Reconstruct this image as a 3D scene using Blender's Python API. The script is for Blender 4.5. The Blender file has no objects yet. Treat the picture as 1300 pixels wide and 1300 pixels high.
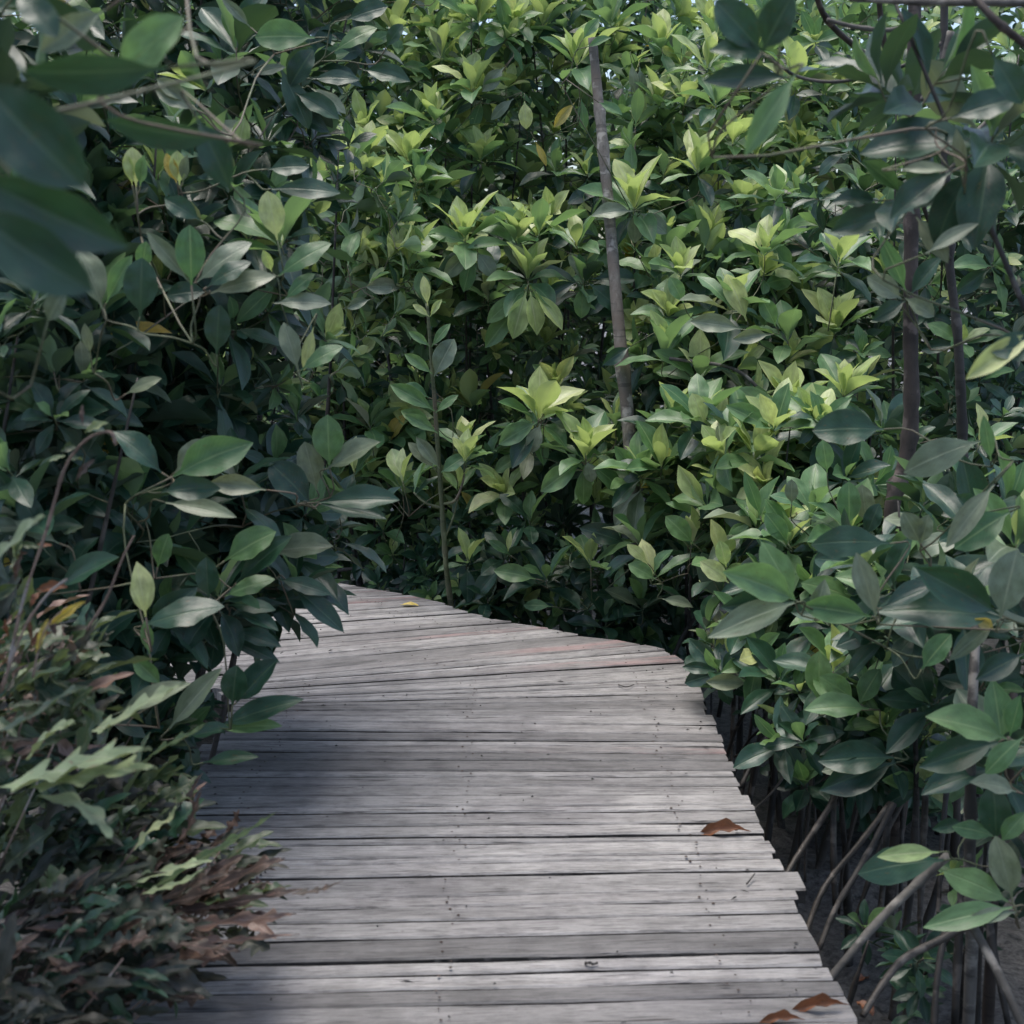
import bpy, math, random
import numpy as np
from mathutils import Vector, Matrix, noise

S = bpy.context.scene
C = S.collection
rnd = random.Random(11)
R = math.radians

# ------------------------------------------------------------------ camera
FP = 1600.0                      # focal length in photo pixels (photo is 1300 wide)
PITCH = math.atan((650 - 364) / FP)
CAM = Vector((0, 0, 1.30))
cd = bpy.data.cameras.new('camera')
cam = bpy.data.objects.new('camera', cd); C.objects.link(cam)
cam.location = CAM
cam.rotation_euler = (math.pi / 2 - PITCH, 0, 0)
cd.sensor_width = 36.0
cd.lens = 36.0 * FP / 1300.0
cd.clip_start = 0.05; cd.clip_end = 400
cd.dof.use_dof = True
cd.dof.focus_distance = 4.9
cd.dof.aperture_fstop = 6.0
S.camera = cam

# ------------------------------------------------------------------ sky, sun, exposure
SUN_EL, SUN_AZ = 80.0, -60.0      # azimuth measured from +Y (view direction) towards +X
w = bpy.data.worlds.new('World'); S.world = w; w.use_nodes = True
nt = w.node_tree
sky = nt.nodes.new('ShaderNodeTexSky'); sky.sky_type = 'NISHITA'; sky.sun_disc = False
sky.sun_elevation = R(SUN_EL); sky.sun_rotation = R(SUN_AZ)
sky.dust_density = 3.0; sky.air_density = 1.0
bg = nt.nodes['Background']; bg.inputs['Strength'].default_value = 0.15
nt.links.new(sky.outputs[0], bg.inputs['Color'])
sl = bpy.data.lights.new('sun', 'SUN'); so = bpy.data.objects.new('sun', sl); C.objects.link(so)
sl.energy = 1.9; sl.angle = R(36.0); sl.color = (1.0, 0.955, 0.88)
sdir = Vector((math.sin(R(SUN_AZ)) * math.cos(R(SUN_EL)), math.cos(R(SUN_AZ)) * math.cos(R(SUN_EL)), math.sin(R(SUN_EL))))
so.rotation_euler = sdir.to_track_quat('Z', 'Y').to_euler()
so.location = sdir * 30
S.view_settings.view_transform = 'Standard'; S.view_settings.look = 'None'
S.view_settings.exposure = 0.85; S.view_settings.gamma = 1.0
S.render.engine = 'CYCLES'
S.cycles.max_bounces = 6; S.cycles.diffuse_bounces = 3; S.cycles.glossy_bounces = 2
S.cycles.transmission_bounces = 3; S.cycles.transparent_max_bounces = 4

# ------------------------------------------------------------------ pixel <-> place
cr, cu = Vector((1, 0, 0)), Vector((0, math.sin(PITCH), math.cos(PITCH)))
cf = Vector((0, math.cos(PITCH), -math.sin(PITCH)))
def ray(px, py): return cf + cr * ((px - 650) / FP) + cu * ((650 - py) / FP)
def at(px, py, Y):
    d = ray(px, py); return CAM + d * (Y / d.y)
def ground(px, py, z=0.0):
    d = ray(px, py); return CAM + d * ((z - CAM.z) / d.z)
def proj(p):
    v = p - CAM; k = v.dot(cf)
    if k < 0.05: return None
    return 650 + FP * v.dot(cr) / k, 650 - FP * v.dot(cu) / k, k

# ------------------------------------------------------------------ bookkeeping
def tag(o, label=None, cat=None, group=None, kind=None):
    if label: o['label'] = label
    if cat: o['category'] = cat
    if group: o['group'] = group
    if kind: o['kind'] = kind
    return o
def empty(name, loc, label, cat, group=None):
    o = bpy.data.objects.new(name, None); C.objects.link(o); o.location = loc
    o.empty_display_size = 0.1
    return tag(o, label, cat, group)
def mesh(name, v, f, mats, smooth=True, uv=None, mi=None):
    m = bpy.data.meshes.new(name); m.from_pydata([tuple(a) for a in v], [], f)
    for x in (mats if isinstance(mats, (list, tuple)) else [mats]): m.materials.append(x)
    if smooth: m.polygons.foreach_set('use_smooth', [True] * len(m.polygons))
    if mi is not None: m.polygons.foreach_set('material_index', mi)
    if uv is not None:
        l = m.uv_layers.new(name='UVMap'); idx = np.empty(len(m.loops), dtype=np.int32)
        m.loops.foreach_get('vertex_index', idx)
        l.data.foreach_set('uv', np.asarray(uv, dtype=np.float32)[idx].ravel())
    m.update(); return m
def put(name, m, parent=None, M=None):
    o = bpy.data.objects.new(name, m); C.objects.link(o)
    if parent is not None:
        o.parent = parent
        base = Vector(parent['_o']) if '_o' in parent else parent.location
        o.matrix_basis = Matrix.Translation(-base) @ (M if M is not None else Matrix.Identity(4))
    elif M is not None: o.matrix_basis = M
    return o

# ------------------------------------------------------------------ materials
def newmat(name):
    m = bpy.data.materials.new(name); m.use_nodes = True
    n = m.node_tree; n.nodes.clear()
    return m, n.nodes, n.links
def N(nodes, t, **k):
    n = nodes.new(t)
    for a, b in k.items(): setattr(n, a, b)
    return n
def mixc(ns, ln, fac, a, b, mode='MIX'):
    n = N(ns, 'ShaderNodeMix', data_type='RGBA', blend_type=mode)
    for s, x in ((0, fac), (6, a), (7, b)):
        if hasattr(x, 'links'): ln.new(x, n.inputs[s])
        else: n.inputs[s].default_value = x if s == 0 else (*x, 1) if len(x) == 3 else x
    return n.outputs[2]
def mth(ns, ln, op, a, b=0.0, clamp=False):
    n = N(ns, 'ShaderNodeMath', operation=op, use_clamp=clamp)
    for s, x in ((0, a), (1, b)):
        if hasattr(x, 'links'): ln.new(x, n.inputs[s])
        else: n.inputs[s].default_value = x
    return n.outputs[0]
def ramp(ns, ln, fac, pts):
    n = N(ns, 'ShaderNodeValToRGB'); e = n.color_ramp.elements
    while len(e) < len(pts): e.new(0.5)
    for i, (p, c) in enumerate(pts):
        e[i].position = p; e[i].color = (*c, 1) if len(c) == 3 else (c[0],) * 3 + (1,)
    ln.new(fac, n.inputs[0]); return n.outputs[0]

def leaf_mat(name, ca, cb, rib, under, rough=0.38, trans=0.22, tcol=(0.25, 0.40, 0.05), spot=0.25, spotcol=(0.10, 0.07, 0.03)):
    m, ns, ln = newmat(name)
    oi = N(ns, 'ShaderNodeObjectInfo'); ge = N(ns, 'ShaderNodeNewGeometry')
    rv = mth(ns, ln, 'FRACT', mth(ns, ln, 'ADD', oi.outputs['Random'], ge.outputs['Random Per Island']))
    uvn = N(ns, 'ShaderNodeUVMap'); sep = N(ns, 'ShaderNodeSeparateXYZ'); ln.new(uvn.outputs[0], sep.inputs[0])
    d = mth(ns, ln, 'ABSOLUTE', mth(ns, ln, 'SUBTRACT', sep.outputs[0], 0.5))
    ribm = mth(ns, ln, 'SUBTRACT', 1.0, mth(ns, ln, 'MULTIPLY', d, 22.0), True)
    edge = mth(ns, ln, 'MULTIPLY', mth(ns, ln, 'SUBTRACT', d, 0.44), 14.0, True)
    base = mixc(ns, ln, rv, ca, cb)
    r2 = mth(ns, ln, 'FRACT', mth(ns, ln, 'MULTIPLY', rv, 7.31))
    base = mixc(ns, ln, mth(ns, ln, 'MULTIPLY', r2, 0.45), base, mixc(ns, ln, 1.0, base, (1.5, 1.25, 0.9), 'MULTIPLY'))
    # side veins and mottling
    vm = N(ns, 'ShaderNodeMapping'); ln.new(uvn.outputs[0], vm.inputs[0])
    comb = N(ns, 'ShaderNodeCombineXYZ'); ln.new(d, comb.inputs[0]); ln.new(sep.outputs[1], comb.inputs[1]); ln.new(mth(ns, ln, 'MULTIPLY', rv, 31.0), comb.inputs[2])
    vv = mth(ns, ln, 'SINE', mth(ns, ln, 'MULTIPLY', mth(ns, ln, 'SUBTRACT', sep.outputs[1], mth(ns, ln, 'MULTIPLY', d, 0.55)), 95.0))
    vv = mth(ns, ln, 'MULTIPLY', mth(ns, ln, 'SUBTRACT', vv, 0.72), 0.45, True)
    base = mixc(ns, ln, vv, base, rib)
    nz = N(ns, 'ShaderNodeTexNoise'); nz.inputs['Scale'].default_value = 5.0; nz.inputs['Detail'].default_value = 4
    ln.new(comb.outputs[0], nz.inputs[0])
    base = mixc(ns, ln, 0.55, base, mixc(ns, ln, 1.0, base, ramp(ns, ln, nz.outputs[0], [(0.3, (0.55,)), (0.7, (1.4,))]), 'MULTIPLY'))
    nz2 = N(ns, 'ShaderNodeTexNoise'); nz2.inputs['Scale'].default_value = 14.0; nz2.inputs['Detail'].default_value = 2
    ln.new(comb.outputs[0], nz2.inputs[0])
    base = mixc(ns, ln, mth(ns, ln, 'MULTIPLY', ramp(ns, ln, nz2.outputs[0], [(0.655, (0.0,)), (0.70, (1.0,))]), spot * 2), base, spotcol)
    base = mixc(ns, ln, mth(ns, ln, 'MULTIPLY', edge, 0.35), base, rib)
    base = mixc(ns, ln, mth(ns, ln, 'MULTIPLY', ribm, 0.8), base, rib)
    col = mixc(ns, ln, ge.outputs['Backfacing'], base, mixc(ns, ln, mth(ns, ln, 'MULTIPLY', rv, 0.4), under, base))
    p = N(ns, 'ShaderNodeBsdfPrincipled'); ln.new(col, p.inputs['Base Color'])
    rr = mth(ns, ln, 'ADD', mth(ns, ln, 'MULTIPLY', nz.outputs[0], 0.22), rough - 0.11)
    rr = mth(ns, ln, 'ADD', rr, mth(ns, ln, 'MULTIPLY', ge.outputs['Backfacing'], 0.22))
    ln.new(rr, p.inputs['Roughness']); p.inputs['IOR'].default_value = 1.55
    bp = N(ns, 'ShaderNodeBump'); bp.inputs['Strength'].default_value = 0.35; bp.inputs['Distance'].default_value = 0.002
    hh = mth(ns, ln, 'ADD', mth(ns, ln, 'MULTIPLY', nz.outputs[0], 1.3), mth(ns, ln, 'SUBTRACT', mth(ns, ln, 'MULTIPLY', vv, -0.8), ribm))
    ln.new(hh, bp.inputs['Height']); ln.new(bp.outputs[0], p.inputs['Normal'])
    t = N(ns, 'ShaderNodeBsdfTranslucent'); ln.new(mixc(ns, ln, 0.5, tcol, mixc(ns, ln, 1.0, col, (2.2, 2.2, 1.2), 'MULTIPLY')), t.inputs[0])
    mx = N(ns, 'ShaderNodeMixShader'); mx.inputs[0].default_value = trans
    ln.new(p.outputs[0], mx.inputs[1]); ln.new(t.outputs[0], mx.inputs[2])
    o = N(ns, 'ShaderNodeOutputMaterial'); ln.new(mx.outputs[0], o.inputs[0])
    return m
ML = {
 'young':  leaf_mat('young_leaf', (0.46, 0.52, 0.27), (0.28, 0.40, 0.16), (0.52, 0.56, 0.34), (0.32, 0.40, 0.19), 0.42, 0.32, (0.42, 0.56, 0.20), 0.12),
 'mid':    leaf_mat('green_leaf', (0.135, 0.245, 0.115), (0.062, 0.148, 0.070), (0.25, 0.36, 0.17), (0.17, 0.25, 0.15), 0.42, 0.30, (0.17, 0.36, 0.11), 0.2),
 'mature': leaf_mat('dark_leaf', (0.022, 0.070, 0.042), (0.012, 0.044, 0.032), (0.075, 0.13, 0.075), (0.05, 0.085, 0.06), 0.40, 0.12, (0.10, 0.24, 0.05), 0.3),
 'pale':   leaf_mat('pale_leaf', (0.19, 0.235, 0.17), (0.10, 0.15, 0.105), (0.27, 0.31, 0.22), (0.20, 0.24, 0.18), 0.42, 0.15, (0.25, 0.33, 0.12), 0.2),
 'yellow': leaf_mat('yellow_leaf', (0.50, 0.38, 0.06), (0.42, 0.36, 0.12), (0.50, 0.45, 0.20), (0.45, 0.38, 0.14), 0.45, 0.25, (0.6, 0.45, 0.05), 0.5, (0.25, 0.09, 0.03)),
 'dead':   leaf_mat('dead_leaf', (0.11, 0.045, 0.024), (0.19, 0.075, 0.032), (0.28, 0.14, 0.07), (0.18, 0.09, 0.05), 0.5, 0.08, (0.2, 0.07, 0.02), 0.6, (0.06, 0.03, 0.02)),
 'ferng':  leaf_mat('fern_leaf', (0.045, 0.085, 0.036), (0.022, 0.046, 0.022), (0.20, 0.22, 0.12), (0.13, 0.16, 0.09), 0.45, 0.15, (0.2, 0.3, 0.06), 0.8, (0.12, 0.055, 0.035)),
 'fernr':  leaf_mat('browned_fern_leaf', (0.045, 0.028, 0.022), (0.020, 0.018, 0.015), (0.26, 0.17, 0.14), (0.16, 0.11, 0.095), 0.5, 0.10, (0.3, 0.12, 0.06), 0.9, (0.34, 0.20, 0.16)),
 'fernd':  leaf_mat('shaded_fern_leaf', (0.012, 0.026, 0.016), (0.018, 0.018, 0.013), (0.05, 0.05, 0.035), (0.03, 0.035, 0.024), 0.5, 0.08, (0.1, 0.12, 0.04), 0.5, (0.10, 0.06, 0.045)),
 'fernt':  leaf_mat('pinkish_fern_leaf', (0.22, 0.15, 0.13), (0.15, 0.10, 0.085), (0.36, 0.27, 0.24), (0.2, 0.15, 0.13), 0.45, 0.12, (0.3, 0.16, 0.1), 0.7, (0.05, 0.035, 0.03)),
 'fernp':  leaf_mat('pale_fern_leaf', (0.27, 0.33, 0.19), (0.22, 0.29, 0.16), (0.36, 0.38, 0.25), (0.25, 0.30, 0.18), 0.5, 0.15, (0.3, 0.36, 0.14), 0.5, (0.20, 0.12, 0.08)),
}
TONES = list(ML); TI = {t: i for i, t in enumerate(TONES)}

def bark_mat(name, a, b, rough=0.75, scale=30.0, moss=None):
    m, ns, ln = newmat(name)
    tc = N(ns, 'ShaderNodeTexCoord'); mp = N(ns, 'ShaderNodeMapping'); ln.new(tc.outputs['Object'], mp.inputs[0])
    mp.inputs['Scale'].default_value = (1, 1, 0.35)
    n1 = N(ns, 'ShaderNodeTexNoise'); n1.inputs['Scale'].default_value = scale; n1.inputs['Detail'].default_value = 6; n1.inputs['Roughness'].default_value = 0.7
    ln.new(mp.outputs[0], n1.inputs[0])
    n2 = N(ns, 'ShaderNodeTexNoise'); n2.inputs['Scale'].default_value = 5; n2.inputs['Detail'].default_value = 3; ln.new(tc.outputs['Object'], n2.inputs[0])
    c = mixc(ns, ln, ramp(ns, ln, n1.outputs[0], [(0.35, (0,)), (0.65, (1,))]), a, b)
    c = mixc(ns, ln, ramp(ns, ln, n2.outputs[0], [(0.45, (0,)), (0.62, (1,))]), c, moss if moss else tuple(x * 0.55 for x in a))
    n3 = N(ns, 'ShaderNodeTexNoise'); n3.inputs['Scale'].default_value = 16; n3.inputs['Detail'].default_value = 5; ln.new(tc.outputs['Object'], n3.inputs[0])
    c = mixc(ns, ln, mth(ns, ln, 'MULTIPLY', ramp(ns, ln, n3.outputs[0], [(0.56, (0,)), (0.62, (1,))]), 0.6), c, tuple(min(.4, x * 1.9 + .02) for x in b))
    mr = N(ns, 'ShaderNodeMapping'); ln.new(tc.outputs['Object'], mr.inputs[0]); mr.inputs['Scale'].default_value = (.15, .15, 1)
    n4 = N(ns, 'ShaderNodeTexNoise'); n4.inputs['Scale'].default_value = 55; n4.inputs['Detail'].default_value = 2; ln.new(mr.outputs[0], n4.inputs[0])
    c = mixc(ns, ln, mth(ns, ln, 'MULTIPLY', ramp(ns, ln, n4.outputs[0], [(0.60, (0,)), (0.66, (1,))]), 0.55), c, tuple(x * 0.4 for x in a))
    p = N(ns, 'ShaderNodeBsdfPrincipled'); ln.new(c, p.inputs['Base Color']); p.inputs['Roughness'].default_value = rough
    bp = N(ns, 'ShaderNodeBump'); bp.inputs['Strength'].default_value = 0.6; bp.inputs['Distance'].default_value = 0.004
    ln.new(n1.outputs[0], bp.inputs['Height']); ln.new(bp.outputs[0], p.inputs['Normal'])
    o = N(ns, 'ShaderNodeOutputMaterial'); ln.new(p.outputs[0], o.inputs[0]); return m
M_bark = bark_mat('brown_bark', (0.034, 0.026, 0.022), (0.075, 0.058, 0.050), 0.7)
M_grey = bark_mat('grey_bark', (0.065, 0.060, 0.054), (0.14, 0.13, 0.115), 0.75)
M_dark = bark_mat('dark_bark', (0.030, 0.028, 0.026), (0.062, 0.055, 0.050), 0.65)
M_root = bark_mat('root_bark', (0.040, 0.034, 0.029), (0.095, 0.082, 0.070), 0.55, 40)
M_twig = bark_mat('green_twig', (0.055, 0.075, 0.032), (0.095, 0.11, 0.055), 0.55, 50, (0.14, 0.11, 0.08))
M_pole = bark_mat('weathered_pole_wood', (0.085, 0.080, 0.072), (0.20, 0.19, 0.172), 0.85, 60, (0.12, 0.10, 0.085))
M_dry = bark_mat('dry_stalk', (0.20, 0.14, 0.11), (0.32, 0.24, 0.20), 0.8, 60)
M_beam = bark_mat('wet_beam_and_gap_shade', (0.05, 0.045, 0.04), (0.09, 0.08, 0.07), 0.8, 25)

def plank_mat():
    m, ns, ln = newmat('weathered_grey_planks')
    tc = N(ns, 'ShaderNodeTexCoord'); oi = N(ns, 'ShaderNodeObjectInfo'); ge = N(ns, 'ShaderNodeNewGeometry')
    off = N(ns, 'ShaderNodeCombineXYZ'); r10 = mth(ns, ln, 'MULTIPLY', oi.outputs['Random'], 37.0)
    for i in range(3): ln.new(r10, off.inputs[i])
    ad = N(ns, 'ShaderNodeVectorMath', operation='ADD'); ln.new(tc.outputs['Object'], ad.inputs[0]); ln.new(off.outputs[0], ad.inputs[1])
    def noise_(sc, scale, det, rough=0.6, src=None):
        mp = N(ns, 'ShaderNodeMapping'); ln.new(src or ad.outputs[0], mp.inputs[0]); mp.inputs['Scale'].default_value = sc
        n = N(ns, 'ShaderNodeTexNoise'); n.inputs['Scale'].default_value = scale; n.inputs['Detail'].default_value = det
        n.inputs['Roughness'].default_value = rough; ln.new(mp.outputs[0], n.inputs[0]); return n.outputs[0]
    g1 = noise_((5.5, 70, 25), 3.0, 8, 0.78)          # fibres
    g2 = noise_((1.6, 14, 8), 2.2, 5)                 # broad bands
    g3 = noise_((2.2, 45, 20), 2.0, 3)                # cracks
    g4 = noise_((1, 1.0, 1), 2.6, 5, 0.6, ge.outputs['Position'])  # stains across boards
    g5 = noise_((6, 10, 6), 6.0, 3)
    g6 = noise_((3.2, 75, 30), 4.0, 4, 0.6)
    g7 = noise_((1, 1, 1), 9.0, 6, 0.7, ge.outputs['Position'])
    tone = N(ns, 'ShaderNodeMath', operation='FRACT'); ln.new(mth(ns, ln, 'MULTIPLY', oi.outputs['Random'], 5.77), tone.inputs[0])
    base = ramp(ns, ln, tone.outputs[0], [(0.0, (0.13, 0.126, 0.126)), (0.25, (0.25, 0.243, 0.240)), (0.8, (0.335, 0.325, 0.319)), (1.0, (0.18, 0.17, 0.168))])
    base = mixc(ns, ln, 1.0, base, ramp(ns, ln, g2, [(0.28, (0.62,)), (0.5, (0.98,)), (0.72, (1.14,))]), 'MULTIPLY')
    base = mixc(ns, ln, 1.0, base, ramp(ns, ln, g1, [(0.34, (0.42, 0.41, 0.42)), (0.47, (0.92,) ), (0.68, (1.2,))]), 'MULTIPLY')
    base = mixc(ns, ln, mth(ns, ln, 'MULTIPLY', ramp(ns, ln, g6, [(0.57, (0,)), (0.61, (1,))]), 0.6), base, (0.055, 0.05, 0.052))
    base = mixc(ns, ln, 1.0, base, ramp(ns, ln, g7, [(0.3, (0.72,)), (0.6, (1.08,))]), 'MULTIPLY')
    crack = ramp(ns, ln, g3, [(0.31, (1,)), (0.36, (0,))])
    base = mixc(ns, ln, mth(ns, ln, 'MULTIPLY', crack, 0.9), base, (0.05, 0.045, 0.045))
    base = mixc(ns, ln, mth(ns, ln, 'MULTIPLY', ramp(ns, ln, g4, [(0.50, (0,)), (0.68, (1,))]), 0.42), base, mixc(ns, ln, 1.0, base, (0.5, 0.48, 0.53), 'MULTIPLY'))
    # scuffed reddish paint remains, only on a few boards towards their right ends
    sx = N(ns, 'ShaderNodeSeparateXYZ'); ln.new(tc.outputs['Object'], sx.inputs[0])
    red = mth(ns, ln, 'MULTIPLY', mth(ns, ln, 'GREATER_THAN', tone.outputs[0], 0.87), mth(ns, ln, 'MULTIPLY', mth(ns, ln, 'SUBTRACT', sx.outputs[0], 0.15), 3.0, True))
    red = mth(ns, ln, 'MULTIPLY', red, ramp(ns, ln, g2, [(0.45, (0,)), (0.6, (1,))]))
    base = mixc(ns, ln, mth(ns, ln, 'MULTIPLY', red, 0.42), base, (0.27, 0.13, 0.125))
    spk = ramp(ns, ln, g5, [(0.72, (0,)), (0.76, (1,))])
    base = mixc(ns, ln, mth(ns, ln, 'MULTIPLY', spk, 0.5), base, (0.07, 0.06, 0.06))
    p = N(ns, 'ShaderNodeBsdfPrincipled'); ln.new(base, p.inputs['Base Color']); p.inputs['Roughness'].default_value = 0.72
    ln.new(mth(ns, ln, 'ADD', 0.55, mth(ns, ln, 'MULTIPLY', g1, 0.35)), p.inputs['Roughness'])
    bp = N(ns, 'ShaderNodeBump'); bp.inputs['Strength'].default_value = 0.7; bp.inputs['Distance'].default_value = 0.003
    ln.new(mth(ns, ln, 'SUBTRACT', mth(ns, ln, 'ADD', g1, mth(ns, ln, 'MULTIPLY', g2, 0.4)), crack), bp.inputs['Height'])
    ln.new(bp.outputs[0], p.inputs['Normal'])
    o = N(ns, 'ShaderNodeOutputMaterial'); ln.new(p.outputs[0], o.inputs[0]); return m
M_plank = plank_mat()

def mud_mat():
    m, ns, ln = newmat('wet_mud')
    ge = N(ns, 'ShaderNodeNewGeometry')
    def nz(s, d, r=0.6):
        n = N(ns, 'ShaderNodeTexNoise'); n.inputs['Scale'].default_value = s; n.inputs['Detail'].default_value = d; n.inputs['Roughness'].default_value = r
        ln.new(ge.outputs['Position'], n.inputs[0]); return n.outputs[0]
    a, b = nz(34, 8, 0.8), nz(2.2, 3)
    c = ramp(ns, ln, a, [(0.36, (0.035, 0.033, 0.031)), (0.60, (0.24, 0.228, 0.212))])
    p = N(ns, 'ShaderNodeBsdfPrincipled'); ln.new(c, p.inputs['Base Color'])
    ln.new(ramp(ns, ln, b, [(0.4, (0.28,)), (0.6, (0.7,))]), p.inputs['Roughness'])
    bp = N(ns, 'ShaderNodeBump'); bp.inputs['Strength'].default_value = 1.0; bp.inputs['Distance'].default_value = 0.06
    ln.new(a, bp.inputs['Height']); ln.new(bp.outputs[0], p.inputs['Normal'])
    o = N(ns, 'ShaderNodeOutputMaterial'); ln.new(p.outputs[0], o.inputs[0]); return m
M_mud = mud_mat()
def plain(name, c, rough=0.5, metal=0.0):
    m, ns, ln = newmat(name)
    tc = N(ns, 'ShaderNodeTexCoord'); n = N(ns, 'ShaderNodeTexNoise'); n.inputs['Scale'].default_value = 60; ln.new(tc.outputs['Object'], n.inputs[0])
    p = N(ns, 'ShaderNodeBsdfPrincipled'); ln.new(mixc(ns, ln, n.outputs[0], tuple(x * 0.6 for x in c), tuple(min(1, x * 1.4) for x in c)), p.inputs['Base Color'])
    p.inputs['Roughness'].default_value = rough; p.inputs['Metallic'].default_value = metal
    o = N(ns, 'ShaderNodeOutputMaterial'); ln.new(p.outputs[0], o.inputs[0]); return m
M_nail = plain('rusty_nail', (0.045, 0.028, 0.022), 0.7, 0.3)

# ------------------------------------------------------------------ leaf shapes (local: +Y along the blade, +Z upper side)
def smooth01(x): x = max(0, min(1, x)); return x * x * (3 - 2 * x)
def leaf_geo(rings, cols, width, droop, fold, twist, peak=0.52, tip=0.75, wave=0.0, seed=0, curl=0.0, lobes=0, jag=0.02):
    rr = random.Random(seed); ph = rr.uniform(0, 6)
    v, uv, f = [], [], []
    pet = 0.09
    for i in range(rings + 1):
        t = i / rings
        t = t ** 0.9
        if t < pet: hw = 0.012
        else:
            s = (t - pet) / (1 - pet)
            a = math.sin(math.pi * min(1, s / (2 * peak))) if s < peak else math.cos(math.pi / 2 * ((s - peak) / (1 - peak)) ** 1.25) ** tip
            hw = max(0.004, width * 0.5 * a ** (0.85 if s < peak else 1))
            hw = max(hw, 0.012 * (1 - s))
        if lobes: 
            ss = (t * lobes) % 1.0
            hw *= 0.45 + 0.75 * smooth01(1 - abs(ss - 0.62) * 2.0)
        ang = -droop * t ** 1.4
        y = t * (1 - 0.18 * abs(droop) * t); z = -droop * t * t * 0.5 + math.sin(t * math.pi) * 0.02
        tw = twist * t
        for j in range(cols + 1):
            u = j / cols * 2 - 1
            wv = wave * math.sin(t * 17 + ph + (1.7 if u > 0 else 0)) * abs(u)
            x = hw * u * (1 + jag * math.sin(t * 23 + ph + 1.1 * (u > 0)))
            zz = fold * hw * (abs(u) ** 1.3) + wv * hw + curl * hw * u * u
            v.append((x * math.cos(tw) - zz * math.sin(tw), y, z + x * math.sin(tw) + zz * math.cos(tw)))
            uv.append(((u + 1) / 2, t))
    n = cols + 1
    for i in range(rings):
        for j in range(cols):
            a = i * n + j; f.append((a, a + 1, a + n + 1, a + n))
    return np.array(v), np.array(uv), f
SHAPES = []
for k in range(7):  # plain leaves with varied fold, bend and twist
    rr = random.Random(100 + k)
    SHAPES.append(dict(width=rr.uniform(0.31, 0.43), droop=rr.uniform(-0.1, 0.65), fold=rr.uniform(0.08, 0.6), twist=rr.uniform(-0.6, 0.6), peak=rr.uniform(0.46, 0.58), tip=rr.uniform(0.85, 1.1), wave=rr.uniform(0.02, 0.14), seed=k))
SHAPES.append(dict(width=0.50, droop=0.3, fold=0.3, twist=0.15, peak=0.5, tip=0.68, wave=0.10, seed=21))     # 7 wide, rounded
SHAPES.append(dict(width=0.27, droop=0.25, fold=0.35, twist=0.3, peak=0.45, tip=0.9, wave=0.05, seed=22))    # 8 narrow
SHAPES.append(dict(width=0.24, droop=0.30, fold=0.4, twist=0.5, peak=0.45, tip=0.8, wave=0.30, seed=23, jag=.16))   # 9 wavy leaflet
SHAPES.append(dict(width=0.36, droop=0.5, fold=0.25, twist=0.6, peak=0.5, tip=0.8, wave=0.35, seed=24, curl=0.5, jag=.04))    # 10 dried and curled
SHAPES.append(dict(width=0.40, droop=0.35, fold=0.2, twist=0.3, peak=0.5, tip=0.6, wave=0.30, seed=25, lobes=6, jag=.1))    # 11 lobed
_hi, _lo = {}, {}
def leaf_mesh(shape, tone):
    k = (shape, tone)
    if k not in _hi:
        kw = SHAPES[shape]
        v, uv, f = leaf_geo(24 if kw.get('lobes') else 9, 4 if shape >= 9 else 3, **kw) if shape != 3 else leaf_geo(9, 4, **kw)
        if not kw.get('lobes'): v, uv, f = leaf_geo(11, 4, **kw)
        _hi[k] = mesh('leaf_blade', v, f, ML[tone], True, uv)
    return _hi[k]
def lo_geo(shape):
    if shape not in _lo: _lo[shape] = leaf_geo(5, 2, **SHAPES[shape])
    return _lo[shape]
def leaf_matrix(p, d, n, L, wr=1.0):
    y = d.normalized(); x = y.cross(n)
    if x.length < 1e-4: x = y.orthogonal()
    x.normalize(); z = x.cross(y)
    M = Matrix(((x.x * L * wr, y.x * L, z.x * L, p.x), (x.y * L * wr, y.y * L, z.y * L, p.y), (x.z * L * wr, y.z * L, z.z * L, p.z), (0, 0, 0, 1)))
    return M

# ------------------------------------------------------------------ tubes
def smooth_path(pts, sub=4):
    if len(pts) < 3: return [Vector(p) for p in pts]
    P = [Vector(p) for p in pts]; P = [P[0] * 2 - P[1]] + P + [P[-1] * 2 - P[-2]]
    out = []
    for i in range(1, len(P) - 2):
        for k in range(sub):
            t = k / sub; a, b, c, d = P[i - 1], P[i], P[i + 1], P[i + 2]
            out.append(0.5 * ((2 * b) + (c - a) * t + (2 * a - 5 * b + 4 * c - d) * t * t + (-a + 3 * b - 3 * c + d) * t ** 3))
    out.append(P[-2]); return out
def tube(V, F, pts, r0, r1, sides=6, bump=0.0, seed=0, radii=None):
    n0 = len(V); m = len(pts); x = None
    rr = random.Random(seed)
    for i, p in enumerate(pts):
        d = (pts[min(i + 1, m - 1)] - pts[max(i - 1, 0)])
        if d.length < 1e-7: d = Vector((0, 0, 1))
        d.normalize()
        x = (d.orthogonal() if x is None else (x - d * x.dot(d)));
        if x.length < 1e-6: x = d.orthogonal()
        x.normalize(); y = d.cross(x)
        r = radii[i] if radii else r0 + (r1 - r0) * i / (m - 1)
        r *= 1 + (rr.uniform(-bump, bump) if bump else 0)
        for k in range(sides):
            a = 2 * math.pi * k / sides
            q = 1 + (0.25 * bump * math.sin(3 * a + i * 1.3) if bump else 0)
            V.append(p + x * (math.cos(a) * r * q) + y * (math.sin(a) * r * q))
    for i in range(m - 1):
        for k in range(sides):
            a = n0 + i * sides + k; b = n0 + i * sides + (k + 1) % sides
            F.append((a, b, b + sides, a + sides))
    F.append(tuple(n0 + k for k in range(sides))[::-1]); F.append(tuple(n0 + (m - 1) * sides + k for k in range(sides)))
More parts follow.
